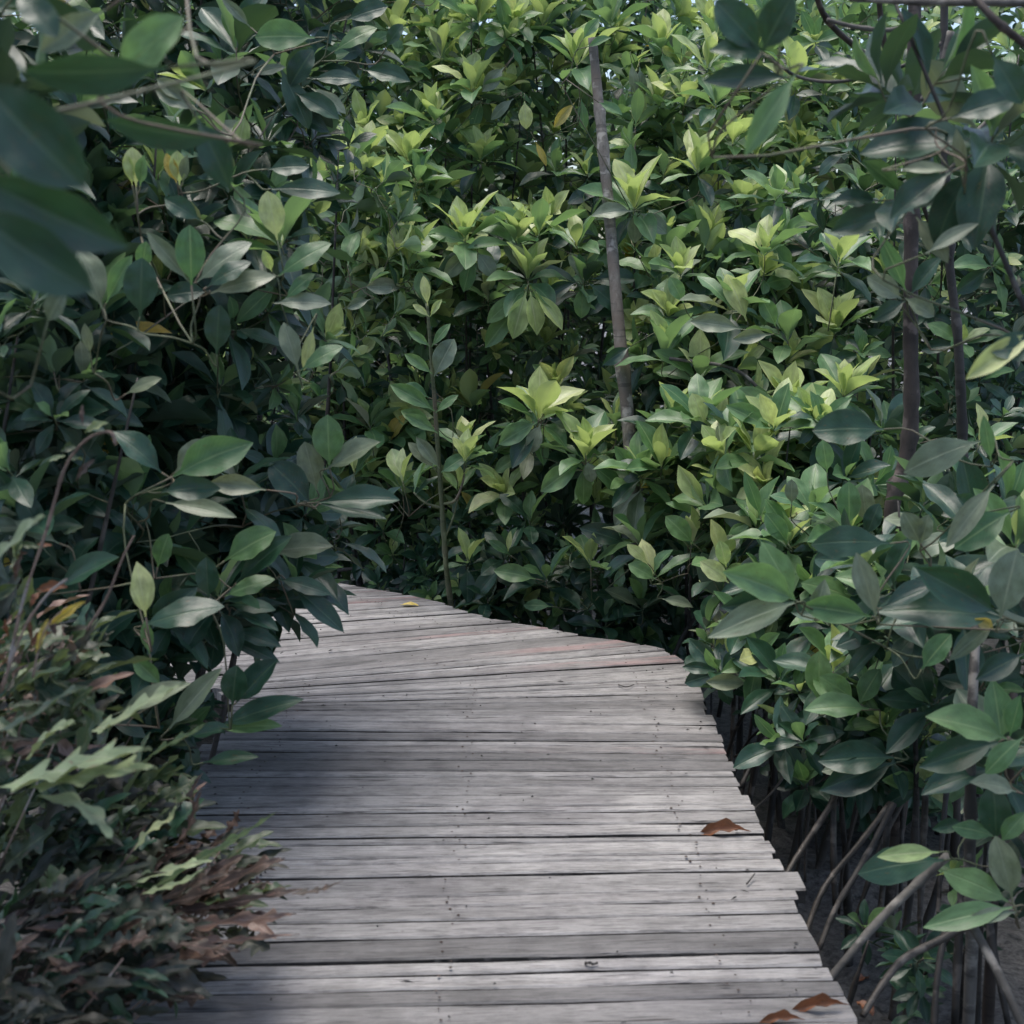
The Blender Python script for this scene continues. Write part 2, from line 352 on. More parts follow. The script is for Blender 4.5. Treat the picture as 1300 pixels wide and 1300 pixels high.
def tube_obj(name, pts, r0, r1, mat, parent=None, sides=9, bump=0.08, seed=0, sub=5, knots=0):
    V, F = [], []; P = smooth_path(pts, sub); m = len(P)
    radii = [r0 + (r1 - r0) * i / (m - 1) for i in range(m)]
    if knots:
        rr = random.Random(seed + 5)
        for _ in range(knots):
            radii[rr.randrange(1, m - 1)] *= rr.uniform(1.15, 1.32)
    tube(V, F, P, r0, r1, sides, bump, seed, radii)
    return put(name, mesh(name, V, F, mat), parent)

# ------------------------------------------------------------------ deck footprint
LINES = [((-0.86, -2.2), (0.62, -2.14)), ((-0.87, 1.6), (0.625, 1.66)), ((-0.87, 2.40), (0.61, 2.47)), ((-0.87, 3.22), (0.60, 3.225)), ((-0.87, 3.66), (0.605, 3.62)),
         ((-0.875, 3.80), (0.61, 3.86)), ((-0.89, 3.87), (0.615, 4.08)), ((-0.94, 3.95), (0.60, 4.27)), ((-1.02, 3.99), (0.55, 4.42)), ((-1.12, 4.05), (0.40, 4.56)),
         ((-1.25, 4.12), (0.25, 4.63)), ((-1.42, 4.23), (0.14, 4.72)), ((-1.65, 4.42), (-0.07, 4.85)), ((-2.05, 4.82), (-0.42, 5.23)),
         ((-2.35, 5.10), (-0.75, 5.46)), ((-3.3, 6.0), (-2.0, 6.38)), ((-4.4, 7.0), (-3.1, 7.35)), ((-6.0, 8.4), (-4.7, 8.8))]
POLY = [l[0] for l in LINES] + [l[1] for l in reversed(LINES)]
def inside(x, y, poly=POLY):
    c = False; n = len(poly); j = n - 1
    for i in range(n):
        xi, yi = poly[i]; xj, yj = poly[j]
        if (yi > y) != (yj > y) and x < (xj - xi) * (y - yi) / (yj - yi) + xi: c = not c
        j = i
    return c
def over_deck(p, ov=0.0, ovr=0.0):
    """is the point above the walkway (ov = how far it may hang in from the left, ovr from the right)"""
    if p.y < 3.9: return -0.87 + ov < p.x < 0.61 - ovr and p.y > -3
    return inside(p.x, p.y) and inside(p.x - ov, p.y)

# ================================================================== SETTING
MUDZ = -0.62
def mud_h(x, y): return MUDZ + 0.07 * noise.noise(Vector((x * 0.9, y * 0.9, 0))) + 0.03 * noise.noise(Vector((x * 4, y * 4, 3))) + 0.022 * noise.noise(Vector((x * 11, y * 11, 7))) + 0.012 * noise.noise(Vector((x * 23, y * 23, 9)))
gx = sorted(set([-120, -60, -30, -16, -10] + [round(-7 + i * 0.2, 3) for i in range(71)] + [round(-2.6 + i * 0.045, 3) for i in range(125)] + [10, 16, 30, 60, 120]))
gy = sorted(set([-120, -60, -30, -16, -8, -4] + [round(-2 + i * 0.2, 3) for i in range(65)] + [round(1.2 + i * 0.045, 3) for i in range(110)] + [13, 16, 24, 40, 80, 160]))
V = [(x, y, mud_h(x, y)) for y in gy for x in gx]; nx = len(gx)
F = [(j * nx + i, j * nx + i + 1, (j + 1) * nx + i + 1, (j + 1) * nx + i) for j in range(len(gy) - 1) for i in range(nx - 1)]
tag(put('mud_ground', mesh('mud_ground', V, F, M_mud)), kind='structure')

# ================================================================== BOARDWALK
bw = empty('boardwalk', (0, 2.0, MUDZ), 'weathered grey timber boardwalk curving away to the left between mangroves', 'boardwalk')
def plank(L0, R0, L1, R1, seed):
    rr = random.Random(seed)
    L0, R0, L1, R1 = [Vector((*p, 0)) for p in (L0, R0, L1, R1)]
    gap = rr.choice((0.0025, 0.003, 0.0035, 0.004, 0.005, 0.0085))
    cen = (L0 + R0 + L1 + R1) / 4; ax = ((R0 + R1) / 2 - (L0 + L1) / 2).normalized(); ay = Vector((-ax.y, ax.x, 0))
    def loc(p): q = p - cen; return q.dot(ax), q.dot(ay)
    a, b, c, d = loc(L0), loc(R0), loc(L1), loc(R1)
    el, er = rr.uniform(-0.016, 0.026), rr.uniform(-0.010, 0.011)
    n = 9; v, f = [], []; th = 0.034; dz = rr.uniform(-0.003, 0.003); tilt = rr.uniform(-0.0035, 0.0035); cup = rr.uniform(-0.002, 0.002)
    ch = 0.004
    for i in range(n + 1):
        t = i / n
        x0 = a[0] + (b[0] - a[0]) * t; y0 = a[1] + (b[1] - a[1]) * t
        x1 = c[0] + (d[0] - c[0]) * t; y1 = c[1] + (d[1] - c[1]) * t
        if i == 0: x0 -= el; x1 -= el + rr.uniform(-.004, .004)
        if i == n: x0 += er; x1 += er + rr.uniform(-.004, .004)
        y0 += gap + rr.uniform(-0.0022, 0.0022); y1 -= gap + rr.uniform(-0.0022, 0.0022)
        wv = dz + rr.uniform(-0.0012, 0.0012) + tilt * (t - 0.5)
        xm, ym = (x0 + x1) / 2, (y0 + y1) / 2
        v += [(x0, y0, wv - th), (x0, y0, wv - ch), (x0, y0 + ch, wv), (xm, ym, wv + cup), (x1, y1 - ch, wv), (x1, y1, wv - ch), (x1, y1, wv - th)]
    for i in range(n):
        for k in range(7):
            p = i * 7 + k; q = i * 7 + (k + 1) % 7
            f.append((p, p + 7, q + 7, q))
    f.append(tuple(range(7))); f.append(tuple(n * 7 + k for k in range(7))[::-1])
    M = Matrix(((ax.x, ay.x, 0, cen.x), (ax.y, ay.y, 0, cen.y), (0, 0, 1, 0), (0, 0, 0, 1)))
    mi = [1 if k in (0, 5, 6) else 0 for i in range(n) for k in range(7)] + [0, 0]  # plank sides and undersides take dark beam colour: gap shade put into the material
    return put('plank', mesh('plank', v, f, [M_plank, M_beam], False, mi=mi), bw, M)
ROWS = (0.42, -0.13, -0.68)
NV, NF = [], []
def nailhead(x, y, r=0.0042):
    n0 = len(NV)
    for k in range(6): NV.append(Vector((x + r * math.cos(k * math.pi / 3), y + r * math.sin(k * math.pi / 3), 0.0038)))
    NV.append(Vector((x, y, 0.0055)))
    for k in range(6): NF.append((n0 + k, n0 + (k + 1) % 6, n0 + 6))
seed = 0
for i in range(len(LINES) - 1):
    (l0, r0), (l1, r1) = LINES[i], LINES[i + 1]
    span = ((l1[1] - l0[1]) + (r1[1] - r0[1])) / 2
    if i >= 12: span = Vector((r1[0] - r0[0], r1[1] - r0[1])).length * 0.85
    k = max(1, round(span / (0.058 if i > 2 else 0.060))); cuts = [0.0]
    ws = [rnd.choice((0.5, 0.7, 0.85, 1.0, 1.15, 1.35)) for _ in range(k)]; s = sum(ws)
    for q in ws: cuts.append(cuts[-1] + q / s)
    for a, b in zip(cuts[:-1], cuts[1:]):
        lp = lambda p, q, t: (p[0] + (q[0] - p[0]) * t, p[1] + (q[1] - p[1]) * t)
        seed += 1
        L0_, R0_, L1_, R1_ = lp(l0, l1, a), lp(r0, r1, a), lp(l0, l1, b), lp(r0, r1, b)
        if R0_[1] <= 2.66 < R1_[1]: R0_ = (R0_[0] + 0.035, R0_[1]); R1_ = (R1_[0] + 0.035, R1_[1])
        plank(L0_, R0_, L1_, R1_, seed)
        for t in (0.28, 0.72):
            A, B = lp(L0_, L1_, t), lp(R0_, R1_, t)
            for off in ROWS:
                tt = (off - A[0]) / (B[0] - A[0]) if i < 8 else (0.16, 0.52, 0.86)[ROWS.index(off)]
                tt += rnd.uniform(-0.014, 0.014)
                if rnd.random() < .2: continue
                nailhead(A[0] + (B[0] - A[0]) * tt, A[1] + (B[1] - A[1]) * tt, rnd.uniform(0.0022, 0.0042))
tag(put('nails', mesh('nails', NV, NF, M_nail), bw), kind='stuff')
def beam(p0, p1, w_, h_, ztop):
    a, b = Vector((*p0, 0)), Vector((*p1, 0)); d = (b - a).normalized(); s = Vector((-d.y, d.x, 0)) * w_ / 2
    v = [(q + o).to_tuple()[:2] + (z,) for q in (a, b) for o in (s, -s) for z in (ztop, ztop - h_)]
    f = [(0, 1, 3, 2), (4, 6, 7, 5), (0, 4, 5, 1), (2, 3, 7, 6), (0, 2, 6, 4), (1, 5, 7, 3)]
    put('stringer', mesh('stringer', v, f, M_beam, False), bw)
for x in ROWS: beam((x, -2.1), (x, 4.0 if x < 0 else 4.35), 0.07, 0.13, -0.040)
for t in (0.16, 0.52, 0.86):
    pts = [tuple(LINES[i][0][k] + (LINES[i][1][k] - LINES[i][0][k]) * t for k in (0, 1)) for i in (8, 12, 14, 17)]
    for a, b in zip(pts[:-1], pts[1:]): beam(a, b, 0.07, 0.12, -0.041)
for (x, y) in [(0.50, 0.4), (0.50, 1.9), (0.50, 3.0), (0.47, 4.15), (-0.76, 0.4), (-0.76, 1.9), (-0.76, 3.1), (-0.2, 4.65), (-0.7, 5.2), (-2.1, 6.2), (-2.2, 5.2)]:
    tube_obj('post', [(x, y, MUDZ - 0.1), (x, y, -0.3), (x, y, -0.045)], 0.05, 0.048, M_beam, bw, 10, 0.04, int(y * 10), 3)

# ================================================================== PLANTS
class Plant:
    def __init__(self, name, base, label, cat, group=None, maxleaf=300, bark=None, trunk_r=0.018):
        self.base = Vector(base); self.root = empty(name, self.base, label, cat, group)
        self.leaves = []; self.nodes = []; self.paths = []; self.max = maxleaf; self.bark = bark or M_twig; self.tr = trunk_r
    def trunk(self, pts, r0, r1, mat=None, name='trunk', knots=4, node=True, sides=9, bump=0.07):
        P = smooth_path(pts, 4)
        tube_obj(name, pts, r0, r1, mat or self.bark, self.root, sides, bump, len(P) + int(abs(pts[0][0]) * 50), 6, knots)
        if node:
            for p in P: self.nodes.append((p, 1))
    def leaf(self, p, d, n, L, tone, shape=None, wr=1.0, keep=False):
        if shape is None: shape = rnd.randrange(7)
        self.leaves.append((p, d.normalized(), n, L, tone, shape, wr, keep))
    def twig(self, p, axis):
        """join the point to the nearest stem"""
        if not self.nodes: return
        best, bd = None, 1e9
        for (q, _) in self.nodes:
            dz = p.z - q.z; dd = (p - q).length + (0.8 * max(0, -dz + 0.05)) 
            if dd < bd and (p - q).length > 0.01: best, bd = q, dd
        q = best; D = (p - q).length
        m1 = q + (p - q) * 0.35 + Vector((rnd.uniform(-.06, .06), rnd.uniform(-.06, .06), -0.05)) * D
        m2 = p - axis * (D * 0.28)
        path = smooth_path([q, m1, m2, p], 3)
        self.paths.append((path, 0.0016 + 0.0020 * min(1.0, D)))
        for x in path[2:-2:2]: self.nodes.append((x, 0))
    def rosette(self, p, axis, L=0.155, kind='m', tight=1.0, twig=True, n_scale=1.0, jit=1.0):
        axis = axis.normalized(); x = axis.orthogonal().normalized(); y = axis.cross(x)
        if twig: self.twig(p, axis)
        a0 = rnd.uniform(0, 6.28)
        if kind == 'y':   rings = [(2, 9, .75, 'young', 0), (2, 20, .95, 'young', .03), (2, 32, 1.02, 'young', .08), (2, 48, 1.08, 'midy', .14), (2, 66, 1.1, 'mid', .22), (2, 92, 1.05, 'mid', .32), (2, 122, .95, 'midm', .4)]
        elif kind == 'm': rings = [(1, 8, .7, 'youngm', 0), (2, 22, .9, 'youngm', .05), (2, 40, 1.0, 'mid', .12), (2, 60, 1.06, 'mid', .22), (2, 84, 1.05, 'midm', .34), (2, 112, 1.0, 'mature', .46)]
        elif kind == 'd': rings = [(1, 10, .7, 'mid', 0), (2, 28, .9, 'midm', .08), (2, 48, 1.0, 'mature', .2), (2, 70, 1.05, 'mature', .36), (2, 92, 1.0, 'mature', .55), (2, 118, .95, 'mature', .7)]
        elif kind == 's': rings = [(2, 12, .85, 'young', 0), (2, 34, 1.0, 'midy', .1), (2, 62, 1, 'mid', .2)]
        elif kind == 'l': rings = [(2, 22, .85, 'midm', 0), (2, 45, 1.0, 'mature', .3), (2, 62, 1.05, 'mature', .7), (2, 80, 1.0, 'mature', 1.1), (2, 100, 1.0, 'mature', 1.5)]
        if len(rings) > 4 and rnd.random() < .35 * jit: rings.pop(rnd.randrange(2, len(rings)))
        if len(rings) > 4 and rnd.random() < .25 * jit: rings.pop()
        for (n, ang, ls, tn, dn) in rings:
            a0 += 1.57 + rnd.uniform(-.45, .45)
            for k in range(n):
                if rnd.random() > n_scale: continue
                a = a0 + 6.283 * k / n + rnd.uniform(-.3, .3) * jit; th = R(ang * tight + rnd.uniform(-12, 12) * jit)
                r = x * math.cos(a) + y * math.sin(a)
                d = axis * math.cos(th) + r * math.sin(th)
                d = (d + Vector((rnd.uniform(-.1, .1), rnd.uniform(-.1, .1), rnd.uniform(-.12, .06))) * jit).normalized()
                nrm = axis * math.sin(th) - r * math.cos(th) + x.cross(d) * rnd.uniform(-.35, .35) * jit
                t = tn
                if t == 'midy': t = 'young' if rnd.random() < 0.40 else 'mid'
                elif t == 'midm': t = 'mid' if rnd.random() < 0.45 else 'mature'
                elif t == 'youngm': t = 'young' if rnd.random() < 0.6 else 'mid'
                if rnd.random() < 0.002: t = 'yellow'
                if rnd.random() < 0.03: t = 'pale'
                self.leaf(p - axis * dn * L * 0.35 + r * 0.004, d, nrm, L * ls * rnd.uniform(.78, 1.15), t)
    def hero(self, b, t, Yb, tone='mature', shape=None, wr=1.0, Yt=None, face=0.0, roll=0.0, up=0.30, twig=True):
        """one leaf given by where its foot and tip show"""
        p = at(b[0], b[1], Yb); q = at(t[0], t[1], Yt if Yt else Yb - 0.02); d = q - p
        n = (CAM - p).normalized() * (1 - up) + Vector((0, 0, 1)) * up + Vector((1, 0, 0)) * roll
        if face < 0: n = -n
        self.leaf(p, d, n, d.length * 1.04, tone, shape, wr, True)
        if twig: self.twig(p, d.normalized())
    def fill(self, c, rad, n, kinds='m', L=0.155, mind=0.12, ov=0.0, ovr=0.0, out=0.7, shell=0.45, upz=0.75, zmin=None, twig=True, n_scale=1.0):
        c = Vector(c); pts = []; tries = 0
        while len(pts) < n and tries < n * 40:
            tries += 1
            u = Vector((rnd.gauss(0, 1), rnd.gauss(0, 1), rnd.gauss(0, 1))).normalized() * (rnd.random() ** shell)
            if rnd.random() < 0.35 and u.y > 0.2: continue
            p = c + Vector((u.x * rad[0], u.y * rad[1], u.z * rad[2]))
            if p.z < (zmin if zmin is not None else MUDZ + 0.35): continue
            if over_deck(p, ov, ovr): continue
            if (p - CAM).length < 0.9: continue
            if any((p - q).length < mind for q in pts): continue
            pts.append(p)
            ax = Vector((u.x * out, u.y * out - 0.12, upz + 0.2 * u.z)) + Vector((rnd.gauss(0, .38), rnd.gauss(0, .34), 0))
            self.rosette(p, ax, L * rnd.uniform(.68, 1.2), rnd.choice(kinds), rnd.uniform(.8, 1.2), twig, n_scale)
    def spray(self, c, rad, n, dirn, L, tones, wob=.5, shapes=(9, 9, 9, 11)):
        c = Vector(c)
        for _ in range(int(n * 1.05)):
            u = Vector((rnd.gauss(0, 1), rnd.gauss(0, 1), rnd.gauss(0, 1))).normalized() * rnd.random() ** .4
            p = c + Vector((u.x * rad[0], u.y * rad[1], u.z * rad[2]))
            d = Vector(dirn) + Vector((rnd.gauss(0, wob), rnd.gauss(0, wob), rnd.gauss(0, wob))) + u * .35
            if p.z + d.normalized().z * L < .01 and over_deck(p + d.normalized() * L): continue
            if p.z < .01 and over_deck(p): continue
            nrm = Vector((rnd.gauss(0, .5), -.6 + rnd.gauss(0, .4), .8))
            self.leaf(p, d, nrm, 1.3 * L * rnd.uniform(.6, 1.25), rnd.choice(tones), rnd.choice(shapes), rnd.uniform(.6, 1.05), False)
    def finish(self, ov=0.35, ovr=0.15):
        rt = self.root
        if self.paths:
            V, F = [], []
            for path, r in self.paths: tube(V, F, path, r, 0.0018, 5)
            tag(put('twigs', mesh('twigs', V, F, self.bark), rt), kind='stuff')
        keep = []
        for lf in self.leaves:
            p, d, n, L = lf[:4]; q = p + d * L
            if not lf[7] and (over_deck(p, 0.02, 0.02) or over_deck(q, 0.02, 0.02)) and min(p.z, q.z) < 0.05 and max(p.z, q.z) > -0.3: continue
            if over_deck(q, ov, ovr) and q.z < 2.6 and not lf[7]: continue
            if (p - CAM).length < 0.45 or (q - CAM).length < 0.45: continue
            pr = proj((p + q) / 2); sc = -1e3 - (p - CAM).length
            if pr and -60 < pr[0] < 1360 and -60 < pr[1] < 1360: sc = L * 100 / pr[2] ** 1.5
            if lf[7]: sc += 1e3
            keep.append((sc, lf))
        keep.sort(key=lambda a: -a[0])
        for sc, (p, d, n, L, tone, shape, wr, _h) in keep[:self.max]:
            put('leaf', leaf_mesh(shape, tone), rt, leaf_matrix(p, d, n, L, wr))
        rest = keep[self.max:]
        if rest: stuff_leaves('foliage', [x[1] for x in rest], rt)
def stuff_leaves(name, leaves, parent=None):
    Vs, UVs, Fs, MI, n0 = [], [], [], [], 0
    for (p, d, n, L, tone, shape, wr) in [x[:7] for x in leaves]:
        v, uv, f = lo_geo(shape); M = np.array(leaf_matrix(p, d, n, L, wr))
        Vs.append(v @ M[:3, :3].T + M[:3, 3]); UVs.append(uv)
        Fs.append(np.array(f) + n0); MI += [TI[tone]] * len(f); n0 += len(v)
    Vs, UVs, Fs = np.concatenate(Vs), np.concatenate(UVs), np.concatenate(Fs)
    m = bpy.data.meshes.new(name); m.vertices.add(len(Vs)); m.vertices.foreach_set('co', Vs.ravel().astype(np.float32))
    m.loops.add(Fs.size); m.loops.foreach_set('vertex_index', Fs.ravel().astype(np.int32))
    m.polygons.add(len(Fs)); m.polygons.foreach_set('loop_start', np.arange(0, Fs.size, 4, dtype=np.int32))
    m.polygons.foreach_set('loop_total', np.full(len(Fs), 4, dtype=np.int32))
    for t in TONES: m.materials.append(ML[t])
    m.polygons.foreach_set('material_index', np.array(MI, dtype=np.int32)); m.polygons.foreach_set('use_smooth', np.ones(len(Fs), dtype=bool))
    l = m.uv_layers.new(name='UVMap'); l.data.foreach_set('uv', UVs[Fs.ravel()].astype(np.float32).ravel())
    m.update(calc_edges=True); m.validate()
    return tag(put(name, m, parent), kind='stuff')

def base_under(px, py, Y, dx=0, dy=0):
    p = at(px, py, Y); return (p.x + dx, p.y + dy, MUDZ - 0.03)
def stems(pl, pts_list, r=0.014, mat=None):
    for pts in pts_list: pl.trunk(pts, r, r * 0.45, mat or M_dark, 'trunk')
def auto_stems(pl, c, rad, n=3, r=0.013, mat=None):
    b = pl.base; c = Vector(c)
    for k in range(n):
        a = 6.28 * k / n + rnd.uniform(-.4, .4)
        t = c + Vector((math.cos(a) * rad[0] * .5, math.sin(a) * rad[1] * .5, rad[2] * rnd.uniform(.35, .85)))
        s = b + Vector((math.cos(a) * .09, math.sin(a) * .09, 0))
        m = s.lerp(t, 0.45) + Vector((rnd.uniform(-.08, .08), rnd.uniform(-.08, .08), -0.02 * rad[2]))
        pl.trunk([s, m, t], r * rnd.uniform(.8, 1.2), .0022, mat or M_dark, 'trunk' if k == 0 else 'stem')
DENS = 1.55
def shrub(name, label, px, py, Y, rad, n, kinds, heroes=(), hleaves=(), L=0.155, group='mangrove shrubs around the boardwalk', nst=3, ov=0.0, ovr=0.0, lov=0.35, lovr=0.15, base=None, cat='shrub', mind=0.12, roots=0, limbs=(), shade_crown=None, **kw):
    c = at(px, py, Y); b = base or (c.x, max(c.y, 0.5), 0)
    b = Vector((b[0], b[1], MUDZ - 0.03))
    if b.y < 3.95 and -1.12 < b.x < 0: b.x = -1.12
    if b.y < 4.6 and 0 < b.x < .78: b.x = .78
    while over_deck(b, -.1, 0): b.y += 0.1
    pl = Plant(name, b, label, cat, group)
    if nst: auto_stems(pl, c, rad, nst)
    for lp, la, lc in limbs: pl.trunk(lp, la, lc, M_dark, 'branch', 3)
    for h in heroes:
        hx, hy, hY, kd, s, lean = (list(h) + [0])[:6]
        ax = Vector((lean + rnd.uniform(-.12, .12), -0.25 + rnd.uniform(-.1, .1), 1))
        pl.rosette(at(hx, hy, hY), ax, 0.185 * s, kd, 1.0, True, 1.0, 0.8)
    for h in hleaves: pl.hero(*h[:3], **h[3])
    pl.fill(c, rad, int(n * DENS), kinds, L, mind * .8, ov, ovr, **kw)
    for cw in (shade_crown or ()): pl.fill(cw[0], cw[1], cw[2], 'dl', .16, .14, cw[3], cw[3])  # extra foliage out of view, added to shade the near plants
    if roots: stilt_roots(pl, roots)
    pl.finish(lov, lovr)
    return pl
def stilt_roots(pl, n, spread=0.5, top=0.3):
    for k in range(n):
        a = rnd.uniform(0, 6.28); rad = rnd.uniform(.25, 1) * spread
        s = pl.base + Vector((rnd.uniform(-.05, .05), rnd.uniform(-.05, .05), 0)); s.z = MUDZ + rnd.uniform(.35, .62 + top)
        e = Vector((pl.base.x + math.cos(a) * rad, pl.base.y + math.sin(a) * rad, MUDZ - 0.05))
        if over_deck(e, 0.05, 0.05): e.x = max(e.x, 0.66)
        m = s.lerp(e, 0.5) + Vector((0, 0, 0.10 * rad / .5 + .03))
        m.x += (e.x - s.x) * .15; m.y += (e.y - s.y) * .15
        r = rnd.uniform(.004, .009)
        tube_obj('root', [s, m, e], r, r * .8, M_root, pl.root, 7, .06, k, 5, 2)
# ------------------------------------------------------------------ far thicket (reads as one mass behind everything)
def thicket():
    lv = []
    rs = random.Random(5)
    cl = [(-5.5, 11.5, 3.2), (-3.0, 10.5, 3.6), (-.6, 10.2, 3.9), (1.8, 10.0, 4.1), (4.2, 9.8, 4.0), (6.5, 9.0, 3.8), (-7.5, 9.0, 3.4), (0.5, 12.2, 5.2), (4, 12.2, 5.2), (-4, 12.6, 5.2), (-1.8, 12.4, 5.2), (2.3, 12.4, 5.2), (6.5, 12, 5), (-6.5, 12.5, 5), (-1.5, 8.6, 3.0), (1, 8.4, 3.1), (3.4, 7.8, 3.2), (-3.2, 10.2, 3.2), (2.2, 8.0, 3.0), (5, 7.2, 3.2), (-3.2, 11.4, 4.8), (-5, 10.5, 4.8), (-6.8, 11, 5), (5.2, 9.6, 4.9), (3.2, 9.4, 4.6), (-1.8, 11, 4.7), (1.2, 11, 4.8), (-4.2, 8.6, 4.3), (-2.6, 9.2, 4.4), (-3.2, 7.6, 3.8), (-.4, 9.6, 4.5), (5.5, 8.4, 4.6), (0, 13.5, 6), (3, 13.5, 6), (-3, 13.5, 6), (6.5, 13.5, 6), (-6, 13.5, 6), (-9, 12, 5.5), (9, 11, 5), (-1.2, 9, 5), (-.3, 8.8, 4.8), (.8, 9, 5), (-2.2, 8.6, 4.8), (3.6, 8.6, 5)]
    for (cx, cy, top) in cl:
        for _ in range(270):
            a = Vector((rs.gauss(0, 1), rs.gauss(0, 1), rs.gauss(0, 1))).normalized() * rs.random() ** .35
            p = Vector((cx + a.x * 1.9, cy + a.y * 1.1, (top - .7) / 2 + a.z * (top + .9) / 2))
            if p.z < MUDZ + .1 or (p.z < 2.4 and over_deck(p)): continue
            ax = Vector((a.x * .5, a.y * .5 - .3, 1)).normalized(); x = ax.orthogonal().normalized(); y = ax.cross(x)
            for k in range(8):
                th = R((18, 40, 60, 75, 90, 100, 50, 80)[k] + rs.uniform(-12, 12)); f = k * 2.4 + rs.uniform(-.4, .4)
                r = x * math.cos(f) + y * math.sin(f); d = ax * math.cos(th) + r * math.sin(th)
                t = 'mid' if k in (1, 2, 6) else 'mature'
                if k == 0: t = 'young' if rs.random() < .35 else 'mid'
                lv.append((p, d, ax * math.sin(th) - r * math.cos(th), .17 * rs.uniform(.8, 1.15), t, rs.randrange(7), 1.0))
    o = stuff_leaves('mangrove_thicket', lv)
    tag(o, 'dense dark mangrove thicket closing off the view behind the shrubs', 'thicket')
thicket()

LF = lambda b, t, Y, tone='mature', **k: (b, t, Y, dict(tone=tone, **k))
# ---------------------------------------------------------------- centre, sunlit bank of shrubs behind the bend
shrub('mangrove_shrub', 'sunlit mangrove shrub with pale new shoots high left of the leaning grey pole', 560, 130, 6.7, (.95, .6, .85), 70, 'yyym',
      [(552, 152, 6.1, 'y', 1.15), (600, 112, 6.1, 'y', 1.1), (607, 25, 6.2, 'y', 1.1), (469, 197, 6.0, 'y', 1.0), (518, 204, 5.95, 'y', 1.1), (421, 187, 6.1, 'm', 1.0), (566, 176, 6.2, 'm', 1), (542, 242, 6.0, 'm', 1.15), (483, 149, 6.3, 's', .9), (655, 40, 6.4, 'y', 1), (500, 40, 6.4, 'y', 1), (560, 70, 6.3, 'y', 1), (450, 240, 6.0, 'y', 1), (610, 200, 6.1, 'y', 1)],
      [LF((640, 85), (612, 115), 6.1, 'pale', wr=1.1), LF((652, 125), (622, 150), 6.1, 'pale'), LF((666, 128), (668, 163), 6.0, 'young', shape=7), LF((540, 255), (478, 283), 5.9, 'mid'), LF((535, 240), (470, 262), 5.9, 'mid')], nst=4)
shrub('mangrove_shrub', 'tall mangrove shrub with big pale buds at the top of the grey pole', 735, 60, 6.9, (.75, .55, .8), 56, 'yymd',
      [(732, 80, 5.9, 'y', 1.2), (690, 30, 6.4, 'y', 1.1), (800, 100, 6.3, 's', 1.0), (822, 173, 6.3, 'm', 1), (775, 30, 6.4, 'm', 1.0), (840, 60, 6.2, 'y', 1), (835, 130, 6.1, 'y', 1), (705, 215, 6.2, 'm', 1)],
      [LF((730, 130), (703, 160), 6.0, 'yellow', wr=1.0), LF((738, 125), (742, 165), 6.0, 'mid'), LF((745, 98), (755, 120), 5.9, 'young'), LF((680, 180), (694, 210), 6.1, 'yellow', shape=8), LF((802, 80), (806, 118), 6.1, 'pale'), LF((812, 85), (815, 125), 6.1, 'pale')])
shrub('mangrove_shrub', 'sunlit mangrove shrub with drooping yellow-green leaves in the middle of the view', 650, 345, 6.15, (.62, .45, .42), 36, 'yymd',
      [(590, 300, 5.5, 'y', 1.2), (670, 352, 5.4, 'y', 1.1), (656, 306, 5.45, 'y', 1.0), (684, 295, 5.45, 's', 1.1), (732, 312, 5.5, 's', 1.05), (741, 356, 5.45, 'd', 1.05), (530, 230, 5.8, 'm', 1.0), (620, 380, 5.7, 'm', 1.0)],
      [LF((668, 370), (650, 430), 5.3, 'young'), LF((673, 370), (682, 425), 5.3, 'young'), LF((680, 370), (713, 418), 5.3, 'young', wr=.9), LF((664, 370), (615, 408), 5.35, 'mid'), LF((662, 385), (614, 440), 5.4, 'mid'),
       LF((740, 362), (738, 404), 5.35, 'mid', shape=7), LF((748, 360), (790, 393), 5.35, 'mature', shape=7), LF((733, 358), (690, 376), 5.4, 'mature'), LF((752, 354), (810, 352), 5.4, 'mature'),
       LF((598, 318), (562, 352), 5.4, 'pale'), LF((606, 320), (627, 350), 5.4, 'pale', shape=7, wr=1.2), LF((590, 308), (540, 290), 5.45, 'mid'), LF((600, 325), (588, 370), 5.4, 'mid')], nst=3)
shrub('mangrove_shrub', 'sunlit mangrove shrub with pale young leaves above the thin green sapling', 480, 330, 5.95, (.5, .4, .38), 32, 'yyym',
      [(441, 335, 5.35, 'y', 1.15), (518, 335, 5.35, 'y', 1.15), (480, 345, 5.4, 'y', 1.0), (458, 318, 5.45, 's', 1.0), (500, 400, 5.6, 'm', 1.0), (538, 385, 5.45, 's', .9)],
      [LF((540, 385), (533, 345), 5.3, 'mid', shape=7), LF((515, 365), (465, 362), 5.35, 'pale'), LF((470, 380), (440, 390), 5.35, 'pale'), LF((520, 370), (548, 350), 5.35, 'pale')])
shrub('mangrove_shrub', 'mangrove shrub whose two big star-shaped shoots shine low beside the grey pole', 715, 590, 5.75, (.55, .38, .42), 34, 'ymdd',
      [(684, 530, 5.05, 'y', 1.15), (743, 578, 4.95, 'y', 1.1), (781, 540, 5.2, 's', .95), (675, 560, 5.4, 'm', 1), (620, 590, 5.6, 'd', 1)],
      [LF((686, 538), (672, 575), 5.0, 'pale', shape=7), LF((682, 536), (632, 562), 5.0, 'mid'), LF((678, 540), (690, 590), 5.05, 'mid'), LF((700, 535), (738, 548), 5.0, 'pale'),
       LF((745, 585), (752, 612), 4.9, 'pale', shape=7, wr=1.2), LF((738, 588), (685, 622), 4.9, 'mid'), LF((748, 588), (800, 625), 4.9, 'mid'), LF((742, 590), (740, 645), 4.92, 'mid'), LF((757, 578), (778, 588), 4.9, 'young')])
